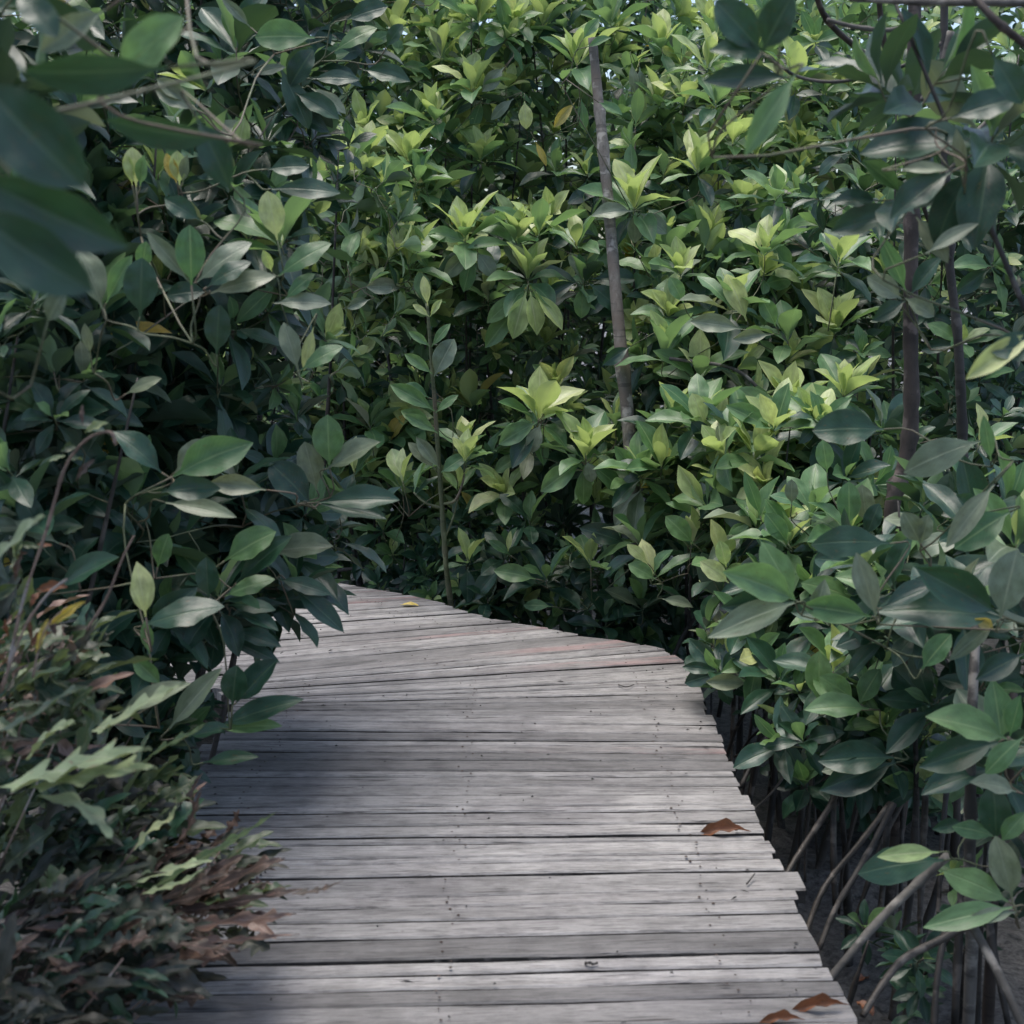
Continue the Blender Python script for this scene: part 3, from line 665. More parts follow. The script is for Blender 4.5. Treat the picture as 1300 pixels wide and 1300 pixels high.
shrub('mangrove_shrub', 'low shaded mangrove shrub along the far deck edge right of the sapling', 640, 720, 5.65, (.45, .32, .33), 40, 'mmdd',
      [(750, 715, 4.9, 's', 1.0), (694, 735, 5.1, 'd', 1.1), (642, 705, 5.2, 'd', 1.0), (594, 712, 5.3, 'm', .9), (672, 660, 5.3, 'd', 1), (620, 760, 5.2, 'd', .8)],
      [LF((648, 705), (622, 685), 5.1, 'mid'), LF((645, 700), (648, 675), 5.1, 'young', shape=8), LF((680, 735), (628, 722), 5.0, 'mid'), LF((795, 690), (738, 668), 4.9, 'mature'), LF((700, 770), (665, 765), 5.0, 'mid')], zmin=-.45, L=.13)
shrub('mangrove_shrub', 'shaded small-leaved mangrove shrub between the far deck end and the sapling', 480, 670, 6.2, (.5, .35, .4), 44, 'mmmd',
      [(486, 672, 5.7, 'm', .8), (455, 700, 5.8, 'm', .8), (511, 624, 5.5, 'm', 1.0), (470, 600, 5.7, 's', .9)], (), L=.115, zmin=-.5, mind=.09)
shrub('mangrove_shrub', 'light green mangrove shrub half hidden behind the thin green sapling', 500, 560, 6.0, (.5, .35, .4), 40, 'yymm',
      [(511, 610, 5.3, 'y', .95), (589, 568, 5.15, 'y', .9), (470, 540, 5.6, 'm', 1), (450, 600, 5.5, 'm', 1)],
      [LF((545, 505), (510, 485), 5.1, 'mid'), LF((548, 540), (510, 520), 5.1, 'mid'), LF((550, 478), (570, 432), 5.1, 'pale'), LF((552, 595), (520, 560), 5.1, 'pale')])
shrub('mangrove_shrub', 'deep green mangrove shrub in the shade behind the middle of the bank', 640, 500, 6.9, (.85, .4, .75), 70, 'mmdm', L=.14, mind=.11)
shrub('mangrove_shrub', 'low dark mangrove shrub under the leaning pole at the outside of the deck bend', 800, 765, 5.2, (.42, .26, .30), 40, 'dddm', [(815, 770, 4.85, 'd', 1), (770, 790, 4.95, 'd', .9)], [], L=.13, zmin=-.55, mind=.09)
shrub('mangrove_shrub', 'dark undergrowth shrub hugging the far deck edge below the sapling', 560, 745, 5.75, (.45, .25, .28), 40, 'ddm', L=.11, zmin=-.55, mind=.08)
# ---------------------------------------------------------------- right of the pole
shrub('mangrove_shrub', 'mangrove shrub with one bright upright shoot just right of the grey pole', 850, 280, 6.1, (.45, .4, .6), 40, 'ymmd',
      [(805, 262, 5.35, 'y', 1.15), (829, 345, 5.5, 'm', 1.1), (870, 130, 6, 'y', 1), (885, 215, 5.6, 'y', 1.05), (871, 355, 5.5, 's', 1.0), (909, 131, 5.8, 'm', 1), (900, 300, 5.5, 'y', 1), (940, 260, 5.6, 'y', 1), (930, 180, 5.7, 'y', 1)],
      [LF((800, 440), (765, 462), 5.0, 'mature'), LF((760, 130), (790, 145), 5.3, 'mid'), LF((745, 60), (775, 48), 5.3, 'mid'), LF((740, 50), (760, 20), 5.3, 'mid'), LF((803, 268), (750, 268), 5.25, 'pale'), LF((806, 270), (806, 308), 5.3, 'pale', shape=7), LF((812, 270), (848, 295), 5.3, 'pale', shape=7), LF((798, 272), (775, 300), 5.35, 'mid')])
shrub('mangrove_shrub', 'mangrove shrub with broad silvery leaves halfway up right of the grey pole', 900, 420, 5.4, (.42, .38, .42), 36, 'ymmd',
      [(843, 450, 4.95, 'm', 1.15), (930, 388, 4.8, 'm', 1.1), (971, 320, 5.0, 'y', 1.0), (888, 480, 4.9, 'm', 1.1), (1000, 430, 4.9, 'm', 1)],
      [LF((942, 418), (878, 405), 4.6, 'pale', shape=0, wr=1.1), LF((978, 425), (932, 430), 4.6, 'pale'), LF((948, 408), (925, 345), 4.7, 'young'), LF((985, 415), (968, 378), 4.7, 'mid', shape=7), LF((868, 385), (852, 352), 4.8, 'mid', shape=7)], L=.18)
shrub('mangrove_shrub', 'bushy green mangrove shrub leaning over the outside of the deck bend', 920, 620, 4.95, (.38, .38, .40), 40, 'ymmd',
      [(888, 532, 4.5, 'm', 1.1), (950, 560, 4.4, 'm', 1.15), (840, 592, 4.7, 's', 1.1), (815, 600, 4.75, 'm', 1), (878, 690, 4.4, 'm', 1.1), (829, 731, 4.5, 'm', 1.1), (815, 690, 4.7, 'd', 1.1), (855, 530, 4.7, 's', 1), (990, 600, 4.4, 'y', 1), (1000, 520, 4.6, 'y', 1.05), (920, 610, 4.4, 'y', 1)],
      [LF((895, 540), (880, 500), 4.4, 'young', shape=7), LF((905, 565), (880, 535), 4.4, 'mature', shape=7), LF((962, 557), (902, 528), 4.35, 'mid'), LF((962, 555), (935, 522), 4.35, 'mature', shape=7), LF((920, 655), (920, 612), 4.3, 'mature', shape=7), LF((880, 690), (848, 655), 4.3, 'mid', shape=7), LF((832, 735), (800, 715), 4.4, 'mid', shape=7), LF((840, 760), (880, 770), 4.4, 'pale'), LF((822, 715), (800, 690), 4.4, 'young')], roots=4, L=.178)
shrub('mangrove_shrub', 'mangrove shrub with upright round green leaves below the foot of the brown trunk', 1020, 640, 4.3, (.40, .34, .36), 40, 'ymmd',
      [(1030, 650, 3.8, 'm', 1.0), (1078, 676, 3.7, 'm', 1.0), (961, 668, 4.0, 'm', 1.0), (919, 724, 4.0, 's', 1.0), (1071, 500, 4.4, 'y', .9), (1000, 690, 3.8, 'm', 1.0), (1040, 545, 4.2, 'm', 1)],
      [LF((1078, 668), (1078, 613), 3.55, 'mid', shape=7), LF((1050, 600), (1045, 560), 3.6, 'mid', shape=7), LF((1005, 640), (1005, 610), 3.7, 'pale', shape=7), LF((1000, 690), (975, 652), 3.7, 'mid', shape=7), LF((1100, 665), (1095, 617), 3.55, 'pale', shape=7), LF((1100, 680), (1115, 640), 3.5, 'mature', shape=7), LF((922, 720), (915, 688), 3.8, 'young', shape=7), LF((925, 740), (892, 712), 3.8, 'young', shape=7), LF((965, 655), (947, 600), 3.9, 'mid', shape=8)], roots=6, L=.165)
shrub('mangrove_shrub', 'sunny small-leaved mangrove shrub behind the dark branches at upper right', 1010, 150, 6.6, (.8, .5, .8), 80, 'yymm',
      [(898, 85, 6.0, 'y', 1.1), (1005, 97, 6.0, 'y', 1), (1065, 173, 6.2, 'm', 1), (1010, 110, 5.9, 'y', 1.1), (960, 200, 6.0, 'm', 1)], L=.15, mind=.11)
shrub('mangrove_shrub', 'mangrove shrub with thin pale stems filling the gap left of the brown trunk', 1050, 380, 5.7, (.5, .42, .55), 56, 'mmdd',
      [(1065, 332, 4.6, 'm', 1.1), (985, 250, 5.2, 'm', 1), (1060, 420, 5.0, 'y', 1), (1090, 490, 4.8, 's', 1)], L=.14, mind=.1)
shrub('mangrove_shrub', 'shaded mangrove shrub seen behind the brown trunk at the right edge', 1240, 330, 5.0, (.7, .45, .85), 78, 'mddd', L=.13, mind=.11, nst=4)
shrub('mangrove_shrub', 'dim twiggy mangrove shrub low behind the right edge trunks', 1200, 640, 4.6, (.6, .45, .5), 56, 'dddm', L=.12, mind=.1, roots=8)
shrub('mangrove_shrub', 'mangrove shrub hanging over the thicket of stilt roots right of the deck', 1010, 800, 3.9, (.42, .34, .26), 36, 'mmdd',
      [(1058, 850, 3.3, 'm', 1.0), (923, 840, 3.9, 's', .85), (990, 860, 3.5, 'd', 1.0), (1100, 900, 3.3, 'd', .95), (960, 800, 3.8, 'd', 1), (1120, 800, 3.3, 'd', 1)],
      [LF((930, 835), (922, 808), 3.7, 'young', shape=8), LF((950, 868), (898, 865), 3.6, 'pale'), LF((1040, 890), (1040, 830), 3.2, 'mid', shape=7), LF((1085, 890), (1045, 858), 3.1, 'mid', shape=7), LF((1090, 895), (1115, 850), 3.1, 'mid', shape=7), LF((1103, 900), (1025, 893), 3.0, 'mid'),
       LF((1135, 962), (1042, 962), 2.9, 'mature'), LF((1108, 970), (1045, 975), 2.95, 'pale'), LF((1138, 968), (1042, 1000), 2.9, 'mature'), LF((998, 905), (990, 875), 3.5, 'pale', shape=7), LF((1005, 920), (985, 905), 3.45, 'pale', shape=7)], zmin=-.35, L=.14, roots=8)
shrub('mangrove_shrub', 'drooping small-leaved mangrove shrub between the deck edge and the crossing roots', 1130, 935, 3.35, (.36, .3, .17), 22, 'dmd', L=.12, mind=.1, zmin=-.3, nst=2)
shrub('mangrove_shrub', 'dark mangrove shrub in deep shade beyond the stilt roots', 1160, 1000, 4.3, (.6, .4, .3), 40, 'ddd', L=.12, mind=.09, zmin=-.5, nst=3)
# ---------------------------------------------------------------- near right
shrub('mangrove_shrub', 'near mangrove shrub with long slightly blurred leaves in front of the brown trunk', 1210, 760, 3.05, (.30, .35, .30), 22, 'mddl',
      [(1225, 770, 2.6, 'd', .95), (1290, 690, 2.7, 'm', 1)],
      [LF((1009, 762), (930, 722), 2.3, 'mid', wr=.8, Yt=2.2), LF((1009, 762), (975, 690), 2.35, 'mid'), LF((1009, 765), (918, 768), 2.3, 'mature'), LF((1009, 765), (905, 800), 2.3, 'pale', shape=8, Yt=2.2), LF((1035, 785), (1045, 738), 2.35, 'pale'), LF((1106, 783), (1020, 768), 2.35, 'mid'),
       LF((1112, 783), (1090, 705), 2.3, 'pale', shape=0), LF((1120, 772), (1190, 740), 2.3, 'mature'), LF((1168, 690), (1150, 652), 2.5, 'pale', shape=7, wr=1.1), LF((1170, 690), (1178, 655), 2.5, 'pale', shape=7), LF((1262, 615), (1200, 692), 2.4, 'pale', shape=8), LF((1282, 650), (1212, 692), 2.4, 'mid', shape=7),
       LF((1268, 780), (1168, 722), 2.2, 'mature'), LF((1270, 785), (1290, 700), 2.15, 'pale', shape=7), LF((1270, 785), (1120, 760), 2.3, 'mature'), LF((1265, 790), (1205, 835), 2.3, 'pale', shape=8), LF((1170, 850), (1205, 805), 2.4, 'mid', shape=7), LF((1245, 560), (1148, 588), 2.5, 'pale'), LF((1258, 585), (1250, 530), 2.5, 'mid', shape=8), LF((1122, 545), (1035, 541), 2.6, 'mature', shape=7),
       LF((1130, 690), (1035, 680), 2.4, 'mature'), LF((1300, 830), (1240, 860), 2.2, 'mature'), LF((1180, 742), (1240, 770), 2.5, 'yellow', shape=8), LF((1262, 800), (1240, 785), 2.3, 'yellow')], ovr=.05, nst=2)
shrub('mangrove_shrub', 'near mangrove shrub with glossy leaves over the roots at lower right', 1310, 1080, 2.6, (.2, .3, .3), 9, 'mddl',
      [(1275, 960, 2.35, 'd', .9)],
      [LF((1285, 1140), (1268, 1068), 2.15, 'pale', shape=7, wr=.8), LF((1280, 1145), (1213, 1103), 2.15, 'mid'), LF((1285, 1152), (1175, 1172), 2.1, 'mid', shape=8), LF((1290, 1158), (1230, 1165), 2.1, 'pale', shape=8), LF((1198, 1092), (1092, 1098), 2.25, 'mature'), LF((1192, 1082), (1117, 1084), 2.22, 'young', shape=8), LF((1278, 938), (1188, 902), 2.2, 'mid'), LF((1282, 935), (1295, 885), 2.2, 'mid'),
       LF((1268, 942), (1170, 972), 2.25, 'mature'), LF((1300, 935), (1248, 978), 2.1, 'mid'), LF((1265, 1068), (1262, 1002), 2.25, 'mature', shape=7), LF((1262, 1062), (1218, 1045), 2.25, 'mid'), LF((1225, 1045), (1185, 1052), 2.3, 'mature'), LF((1290, 1005), (1240, 988), 2.2, 'pale'), LF((1270, 1070), (1300, 1030), 2.2, 'mid')], ovr=.02, nst=2, zmin=-.5, L=.13)
shrub('mangrove_seedling', 'low dark mangrove seedlings among fallen leaves in the mud at lower right', 1150, 1215, 2.75, (.2, .2, .1), 6, 'dl', group=None, cat='seedling', nst=2, zmin=-.5, L=.09, mind=.07)
shrub('mangrove_tree', 'overhanging mangrove tree with blurred dark leaves at the top right', 1200, 90, 2.3, (.34, .25, .30), 5, 'ldd',
      [], [LF((968, 66), (1002, -5), 1.75, 'mature', shape=7, wr=1.2, Yt=1.7), LF((968, 68), (912, -2), 1.8, 'mature', shape=7), LF((972, 72), (905, 55), 1.8, 'mature'), LF((990, 62), (1000, -20), 1.75, 'pale', shape=8), LF((1010, 95), (945, 192), 1.7, 'mid', shape=8), LF((1000, 98), (895, 96), 1.8, 'mature', shape=8), LF((1208, 218), (1130, 267), 2.0, 'mature'), LF((1208, 150), (1290, 120), 1.9, 'mature', shape=7),
           LF((1175, 322), (1242, 280), 2.1, 'pale', shape=8), LF((1222, 225), (1215, 165), 2.1, 'pale', shape=8), LF((1140, 215), (1205, 212), 2.0, 'pale', shape=8), LF((1150, 370), (1120, 300), 2.6, 'mid', shape=8), LF((1148, 378), (1188, 400), 2.6, 'pale', shape=7), LF((1145, 380), (1105, 350), 2.6, 'pale', shape=7), LF((1150, 382), (1108, 405), 2.6, 'mature'), LF((1155, 375), (1195, 325), 2.6, 'mature'),
           LF((1320, 420), (1228, 475), 1.9, 'young', shape=0, wr=.8), LF((1330, 440), (1262, 440), 1.9, 'mature', shape=7), LF((1115, 255), (1060, 250), 2.3, 'mature'), LF((1260, 70), (1300, 130), 1.8, 'mature', shape=7)], group=None, cat='tree', nst=2, base=(1.9, 1.6, 0), lovr=.3, shade_crown=[((1.5, 1.9, 3.1), (.8, 1.1, .75), 60, .1), ((1.35, -.2, 1.5), (.55, .9, 1.1), 70, .05)])  # last two leaf masses are unseen, overhead and beside the camera, added for shade

# ---------------------------------------------------------------- sapling in the middle
sp = Plant('mangrove_sapling', at(574, 760, 5.05).xy.to_3d() + Vector((.06, .15, MUDZ)), 'thin straight green sapling with paired leaves at the far deck edge', 'sapling')
sp.trunk([sp.base, at(570, 750, 5.15), at(565, 700, 5.1), at(558, 600, 5.1), at(551, 500, 5.1), at(545, 420, 5.1), at(542, 385, 5.1)], .013, .006, M_twig, 'stem', 6)
sp.trunk([at(562, 640, 5.1), at(578, 635, 5.05), at(588, 610, 5.05), at(590, 585, 5.05)], .006, .004, M_twig, 'stem', 2)
sp.trunk([at(560, 645, 5.1), at(540, 638, 5.1), at(525, 625, 5.1)], .006, .004, M_twig, 'stem', 2)
sp.trunk([at(566, 680, 5.1), at(576, 655, 5.1), at(583, 625, 5.1)], .005, .003, M_twig, 'stem', 2)
for b, t, tn in [((549, 475), (515, 448), 'mid'), ((551, 478), (575, 430), 'pale'), ((552, 522), (497, 486), 'mid'), ((556, 550), (515, 525), 'mid'), ((553, 524), (580, 500), 'mid'), ((558, 595), (530, 555), 'pale'), ((560, 600), (590, 578), 'mid'), ((546, 440), (520, 420), 'mid'), ((548, 440), (570, 410), 'mid'), ((545, 402), (525, 385), 'young'), ((546, 402), (560, 380), 'young'), ((543, 388), (538, 350), 'young')]:
    sp.hero(b, t, 5.05, tn, shape=rnd.choice((0, 2, 7)), twig=False)
sp.rosette(at(590, 585, 5.03), Vector((.1, -.2, 1)), .15, 'y', twig=False); sp.rosette(at(524, 624, 5.08), Vector((-.3, -.2, 1)), .15, 'm', twig=False)
sp.rosette(at(583, 622, 5.08), Vector((.2, -.2, 1)), .13, 's', twig=False)
sp.finish()

# ---------------------------------------------------------------- leaning pole
pl = empty('wooden_pole', (at(812, 640, 5.75).x, 5.75, MUDZ), 'weathered grey wooden pole leaning left among the sunlit shrubs', 'pole')
tube_obj('pole_shaft', [Vector((at(812, 640, 5.7).x + .08, 5.75, MUDZ - .1)), at(806, 640, 5.0), at(797, 530, 5.05), at(786, 420, 5.15), at(775, 290, 5.3), at(766, 190, 5.4), at(757, 100, 5.5), at(752, 48, 5.5)], .030, .019, M_pole, pl, 12, .05, 3, 6, 7)

# ---------------------------------------------------------------- trunks on the right
def tree(name, label, pts, r0, r1, mat, limbs=(), group=None, knots=8, cat='tree'):
    b = Vector(pts[0]); t = empty(name, (b.x, b.y, MUDZ - .03), label, cat, group)
    tube_obj('trunk', pts, r0, r1, mat, t, 12, .06, int(abs(b.x) * 100), 6, knots)
    for (lp, a, c) in limbs: tube_obj('branch', lp, a, c, mat, t, 8, .06, int(abs(lp[0].x) * 90), 6, 3)
    return t
A = at
t1 = tree('mangrove_tree', 'slender brown mangrove tree with a kinked trunk right of the walkway',
     [Vector((A(1150, 760, 3.5).x, 3.55, MUDZ - .1)), A(1158, 860, 3.5), A(1142, 740, 3.5), A(1132, 650, 3.5), A(1150, 585, 3.5), A(1157, 520, 3.5), A(1156, 420, 3.5), A(1157, 300, 3.5), A(1163, 200, 3.5), A(1160, 100, 3.5), A(1162, -40, 3.5), A(1165, -260, 3.5)], .025, .016, M_bark,
     [([A(1158, 170, 3.5), A(1135, 100, 3.45), A(1120, 40, 3.4), A(1112, -60, 3.3)], .010, .007), ([A(1150, 110, 3.48), A(1105, 75, 3.3), A(1050, 25, 3.1), A(1030, -30, 3.0)], .009, .006)], None)
tree('mangrove_tree', 'thin dark mangrove tree just right of the kinked brown trunk',
     [Vector((A(1228, 900, 3.8).x, 3.8, MUDZ - .1)), A(1222, 650, 3.8), A(1222, 560, 3.8), A(1216, 430, 3.8), A(1206, 340, 3.8), A(1202, 250, 3.8), A(1198, 120, 3.8), A(1200, -80, 3.8)], .015, .011, M_dark,
     [([A(1206, 330, 3.8), A(1175, 270, 3.6), A(1150, 160, 3.5)], .007, .005)])
tree('mangrove_tree', 'pale jointed mangrove stem standing among the roots at lower right',
     [Vector((A(1236, 1290, 2.35).x, 2.35, MUDZ - .1)), A(1234, 1200, 2.35), A(1231, 1120, 2.35), A(1232, 1010, 2.35), A(1233, 930, 2.35), A(1236, 860, 2.4), A(1240, 780, 2.5)], .013, .009, M_grey, knots=6)
tree('mangrove_tree', 'light brown curved mangrove stem at the right edge above the roots',
     [Vector((A(1262, 1260, 2.6).x, 2.6, MUDZ - .1)), A(1265, 1080, 2.5), A(1278, 1010, 2.45), A(1284, 950, 2.45), A(1287, 880, 2.5)], .012, .008, M_bark, knots=5)
tree('dead_branch', 'bare pale grey branch crossing the gap right of the brown trunk',
     [A(1300, 95, 3.3), A(1262, 145, 3.3), A(1225, 185, 3.3), A(1195, 235, 3.3)], .008, .006, M_grey, knots=3, cat='branch')
tree('dead_branch', 'short bright bent twig beside the top of the brown trunk',
     [A(1207, 40, 3.2), A(1196, 85, 3.2), A(1180, 110, 3.2), A(1170, 128, 3.2)], .009, .006, M_grey, knots=2, cat='branch')
tree('dead_branch', 'arched green-brown branch sweeping across the trunk at upper right',
     [A(1165, 25, 2.6), A(1130, 38, 2.6), A(1085, 34, 2.6), A(1050, 25, 2.6)], .005, .004, M_grey, knots=2, cat='branch')
tree('dead_branch', 'long arching branch passing in front of the brown trunk high on the right',
     [A(1195, 55, 2.7), A(1160, 78, 2.7), A(1110, 95, 2.7), A(1060, 104, 2.7), A(1015, 98, 2.7), A(985, 80, 2.6)], .0045, .003, M_dark, knots=2, cat='branch')
tree('dead_branch', 'thick blurred branch reaching in along the top right edge',
     [A(1350, 90, 1.9), A(1300, 55, 1.9), A(1260, 22, 1.9), A(1215, -30, 1.95)], .006, .005, M_bark, knots=2, cat='branch')
tree('dead_branch', 'pale grey branch lying along the very top right of the view',
     [A(1340, 4, 2.0), A(1250, 3, 2.0), A(1160, 2, 2.1), A(1080, -2, 2.2)], .007, .005, M_grey, knots=2, cat='branch')
tree('dead_branch', 'bare horizontal grey twig beyond the far left end of the deck',
     [A(430, 724, 6.0), A(450, 722, 5.95), A(490, 723, 5.9), A(530, 731, 5.9)], .009, .006, M_pole, knots=2, cat='branch')
tree('dead_branch', 'pale diagonal branch running down through the leaves right of the pole',
     [A(850, 455, 4.9), A(935, 470, 4.8), A(985, 520, 4.7), A(1030, 560, 4.5), A(1060, 590, 4.4)], .007, .006, M_grey, knots=4, cat='branch')

# ---------------------------------------------------------------- stilt roots seen one by one
def droot(parent, pts, r, mat=M_root, seed=1):
    tube_obj('root', pts, r * .78, r * .6, mat, parent, 8, .07, seed, 5, 2)
rt = empty('mangrove_tree', (A(1135, 1000, 3.0).x, 3.1, MUDZ), 'mangrove stilt roots crossing over the mud right of the deck', 'tree roots')
def M2(px, py, dz=-.04): g = ground(px, py, MUDZ); return Vector((g.x, g.y, MUDZ + dz))
for i, (pp, r) in enumerate([([(983, 923, 3.5), (960, 960, 3.45), (940, 1000, 3.4)], .010), ([(1060, 1010, 3.2), (1051, 1028, 3.15), (1020, 1075, 3.1), (999, 1110, 3.05), (985, 1150, 3.0)], .012),
        ([(1130, 1020, 3.1), (1092, 1070, 3.0), (1051, 1120, 2.9), (1030, 1165, 2.85), (1018, 1210, 2.8)], .010), ([(1135, 1020, 3.0), (1112, 1065, 2.95), (1089, 1106, 2.85), (1060, 1155, 2.8), (1040, 1205, 2.75)], .011),
        ([(1150, 1010, 3.2), (1120, 1070, 3.15), (1092, 1150, 3.1), (1078, 1180, 3.1)], .009), ([(1100, 970, 3.3), (1085, 1040, 3.3), (1070, 1100, 3.3), (1065, 1160, 3.3)], .007),
        ([(1022, 910, 3.5), (1020, 980, 3.45), (1016, 1060, 3.4), (1012, 1120, 3.4)], .009), ([(1032, 920, 3.5), (1030, 990, 3.4), (1024, 1060, 3.35), (1022, 1120, 3.3)], .007),
        ([(1058, 930, 3.4), (1058, 1000, 3.3), (1058, 1080, 3.2), (1060, 1150, 3.15)], .013), ([(1146, 1000, 3.2), (1145, 1060, 3.2), (1143, 1150, 3.15), (1142, 1200, 3.1)], .008), ([(1120, 950, 3.4), (1090, 1010, 3.5), (1075, 1075, 3.5)], .006),
        ([(932, 870, 4.1), (930, 930, 4.1), (930, 990, 4.05)], .010), ([(1128, 1030, 3.1), (1122, 1110, 3.1), (1115, 1190, 3.05)], .012), ([(1175, 1000, 3.0), (1172, 1080, 3.0), (1168, 1160, 2.95), (1170, 1240, 2.9)], .011),
        ([(1204, 980, 3.0), (1195, 1080, 2.9), (1190, 1200, 2.8)], .009), ([(1010, 960, 3.7), (985, 1000, 3.6), (955, 1030, 3.5)], .006), ([(1095, 930, 3.5), (1050, 985, 3.4), (1005, 1035, 3.3)], .006)]):
    droot(rt, [A(*q) for q in pp], r, M_root if i % 3 else M_dark, i)
rt2 = empty('mangrove_tree', (A(1230, 1120, 2.5).x, 2.45, MUDZ), 'thick near mangrove prop roots sloping down to the mud at lower right', 'tree roots')
for i, (pp, r, m) in enumerate([([(1205, 1085, 2.35), (1168, 1118, 2.35), (1113, 1172, 2.3), (1059, 1236, 2.25), (1040, 1262, 2.22)], .0125, M_grey), ([(1236, 1170, 2.3), (1190, 1195, 2.3), (1148, 1217, 2.3), (1120, 1250, 2.25), (1095, 1290, 2.2)], .011, M_root),
        ([(1228, 1160, 2.1), (1240, 1185, 2.1), (1265, 1231, 2.05), (1297, 1300, 2.0), (1310, 1340, 2.0)], .0115, M_grey), ([(1225, 1100, 2.6), (1218, 1180, 2.55), (1212, 1300, 2.5)], .014, M_dark), ([(1250, 1130, 2.5), (1262, 1210, 2.45), (1280, 1300, 2.4)], .012, M_dark), ([(1200, 1180, 2.5), (1190, 1240, 2.45), (1185, 1310, 2.4)], .010, M_dark)]):
    droot(rt2, [A(*q) for q in pp], r, m, i + 30)
#LEFT
# ---------------------------------------------------------------- left side, shaded bushes hanging over the deck
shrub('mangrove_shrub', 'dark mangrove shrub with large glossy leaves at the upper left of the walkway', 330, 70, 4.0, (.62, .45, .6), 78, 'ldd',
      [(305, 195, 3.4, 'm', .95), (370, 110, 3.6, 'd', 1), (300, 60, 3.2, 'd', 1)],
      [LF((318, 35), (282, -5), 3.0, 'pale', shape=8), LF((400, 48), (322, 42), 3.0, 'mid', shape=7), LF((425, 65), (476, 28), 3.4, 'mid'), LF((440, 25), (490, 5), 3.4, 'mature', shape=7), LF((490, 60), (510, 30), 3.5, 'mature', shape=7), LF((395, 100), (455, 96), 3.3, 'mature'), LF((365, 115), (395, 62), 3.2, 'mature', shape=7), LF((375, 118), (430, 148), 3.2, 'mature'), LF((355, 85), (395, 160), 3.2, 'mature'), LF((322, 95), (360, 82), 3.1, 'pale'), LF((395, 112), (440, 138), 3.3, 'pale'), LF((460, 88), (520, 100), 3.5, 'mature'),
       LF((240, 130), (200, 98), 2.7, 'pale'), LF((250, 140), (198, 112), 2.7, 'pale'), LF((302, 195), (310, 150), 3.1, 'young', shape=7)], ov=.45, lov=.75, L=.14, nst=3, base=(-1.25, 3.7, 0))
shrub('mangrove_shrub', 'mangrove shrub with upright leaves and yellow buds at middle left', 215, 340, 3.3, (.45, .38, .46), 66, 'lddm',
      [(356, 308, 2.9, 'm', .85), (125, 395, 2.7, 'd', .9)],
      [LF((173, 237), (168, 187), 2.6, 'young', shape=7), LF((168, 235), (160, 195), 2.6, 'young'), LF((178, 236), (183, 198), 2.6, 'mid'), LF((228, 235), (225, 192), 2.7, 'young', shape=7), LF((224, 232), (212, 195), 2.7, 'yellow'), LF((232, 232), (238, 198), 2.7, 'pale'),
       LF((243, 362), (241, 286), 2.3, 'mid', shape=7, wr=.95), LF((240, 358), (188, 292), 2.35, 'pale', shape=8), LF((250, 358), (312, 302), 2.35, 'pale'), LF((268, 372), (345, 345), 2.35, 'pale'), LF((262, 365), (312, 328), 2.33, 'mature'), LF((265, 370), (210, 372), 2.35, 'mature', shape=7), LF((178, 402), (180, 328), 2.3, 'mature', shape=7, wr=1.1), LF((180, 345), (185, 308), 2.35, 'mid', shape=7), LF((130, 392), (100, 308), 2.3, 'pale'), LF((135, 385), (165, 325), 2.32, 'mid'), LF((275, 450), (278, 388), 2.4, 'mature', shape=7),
       LF((352, 305), (340, 242), 2.7, 'young', shape=7), LF((354, 350), (415, 302), 2.7, 'mid'), LF((345, 345), (335, 318), 2.7, 'young'), LF((362, 380), (395, 345), 2.7, 'mid'), LF((348, 385), (418, 380), 2.7, 'pale'), LF((378, 470), (362, 408), 2.7, 'pale'), LF((382, 470), (430, 435), 2.7, 'mid'), LF((398, 415), (385, 470), 2.8, 'young', shape=8), LF((115, 450), (108, 412), 2.4, 'pale'), LF((160, 500), (200, 478), 2.5, 'pale'), LF((290, 232), (258, 182), 2.4, 'mature'), LF((340, 215), (390, 208), 2.7, 'mature', shape=7), LF((345, 240), (430, 238), 2.7, 'mature'), LF((255, 280), (210, 250), 2.4, 'mature', shape=7)], ov=.4, lov=.7, L=.14, nst=4)
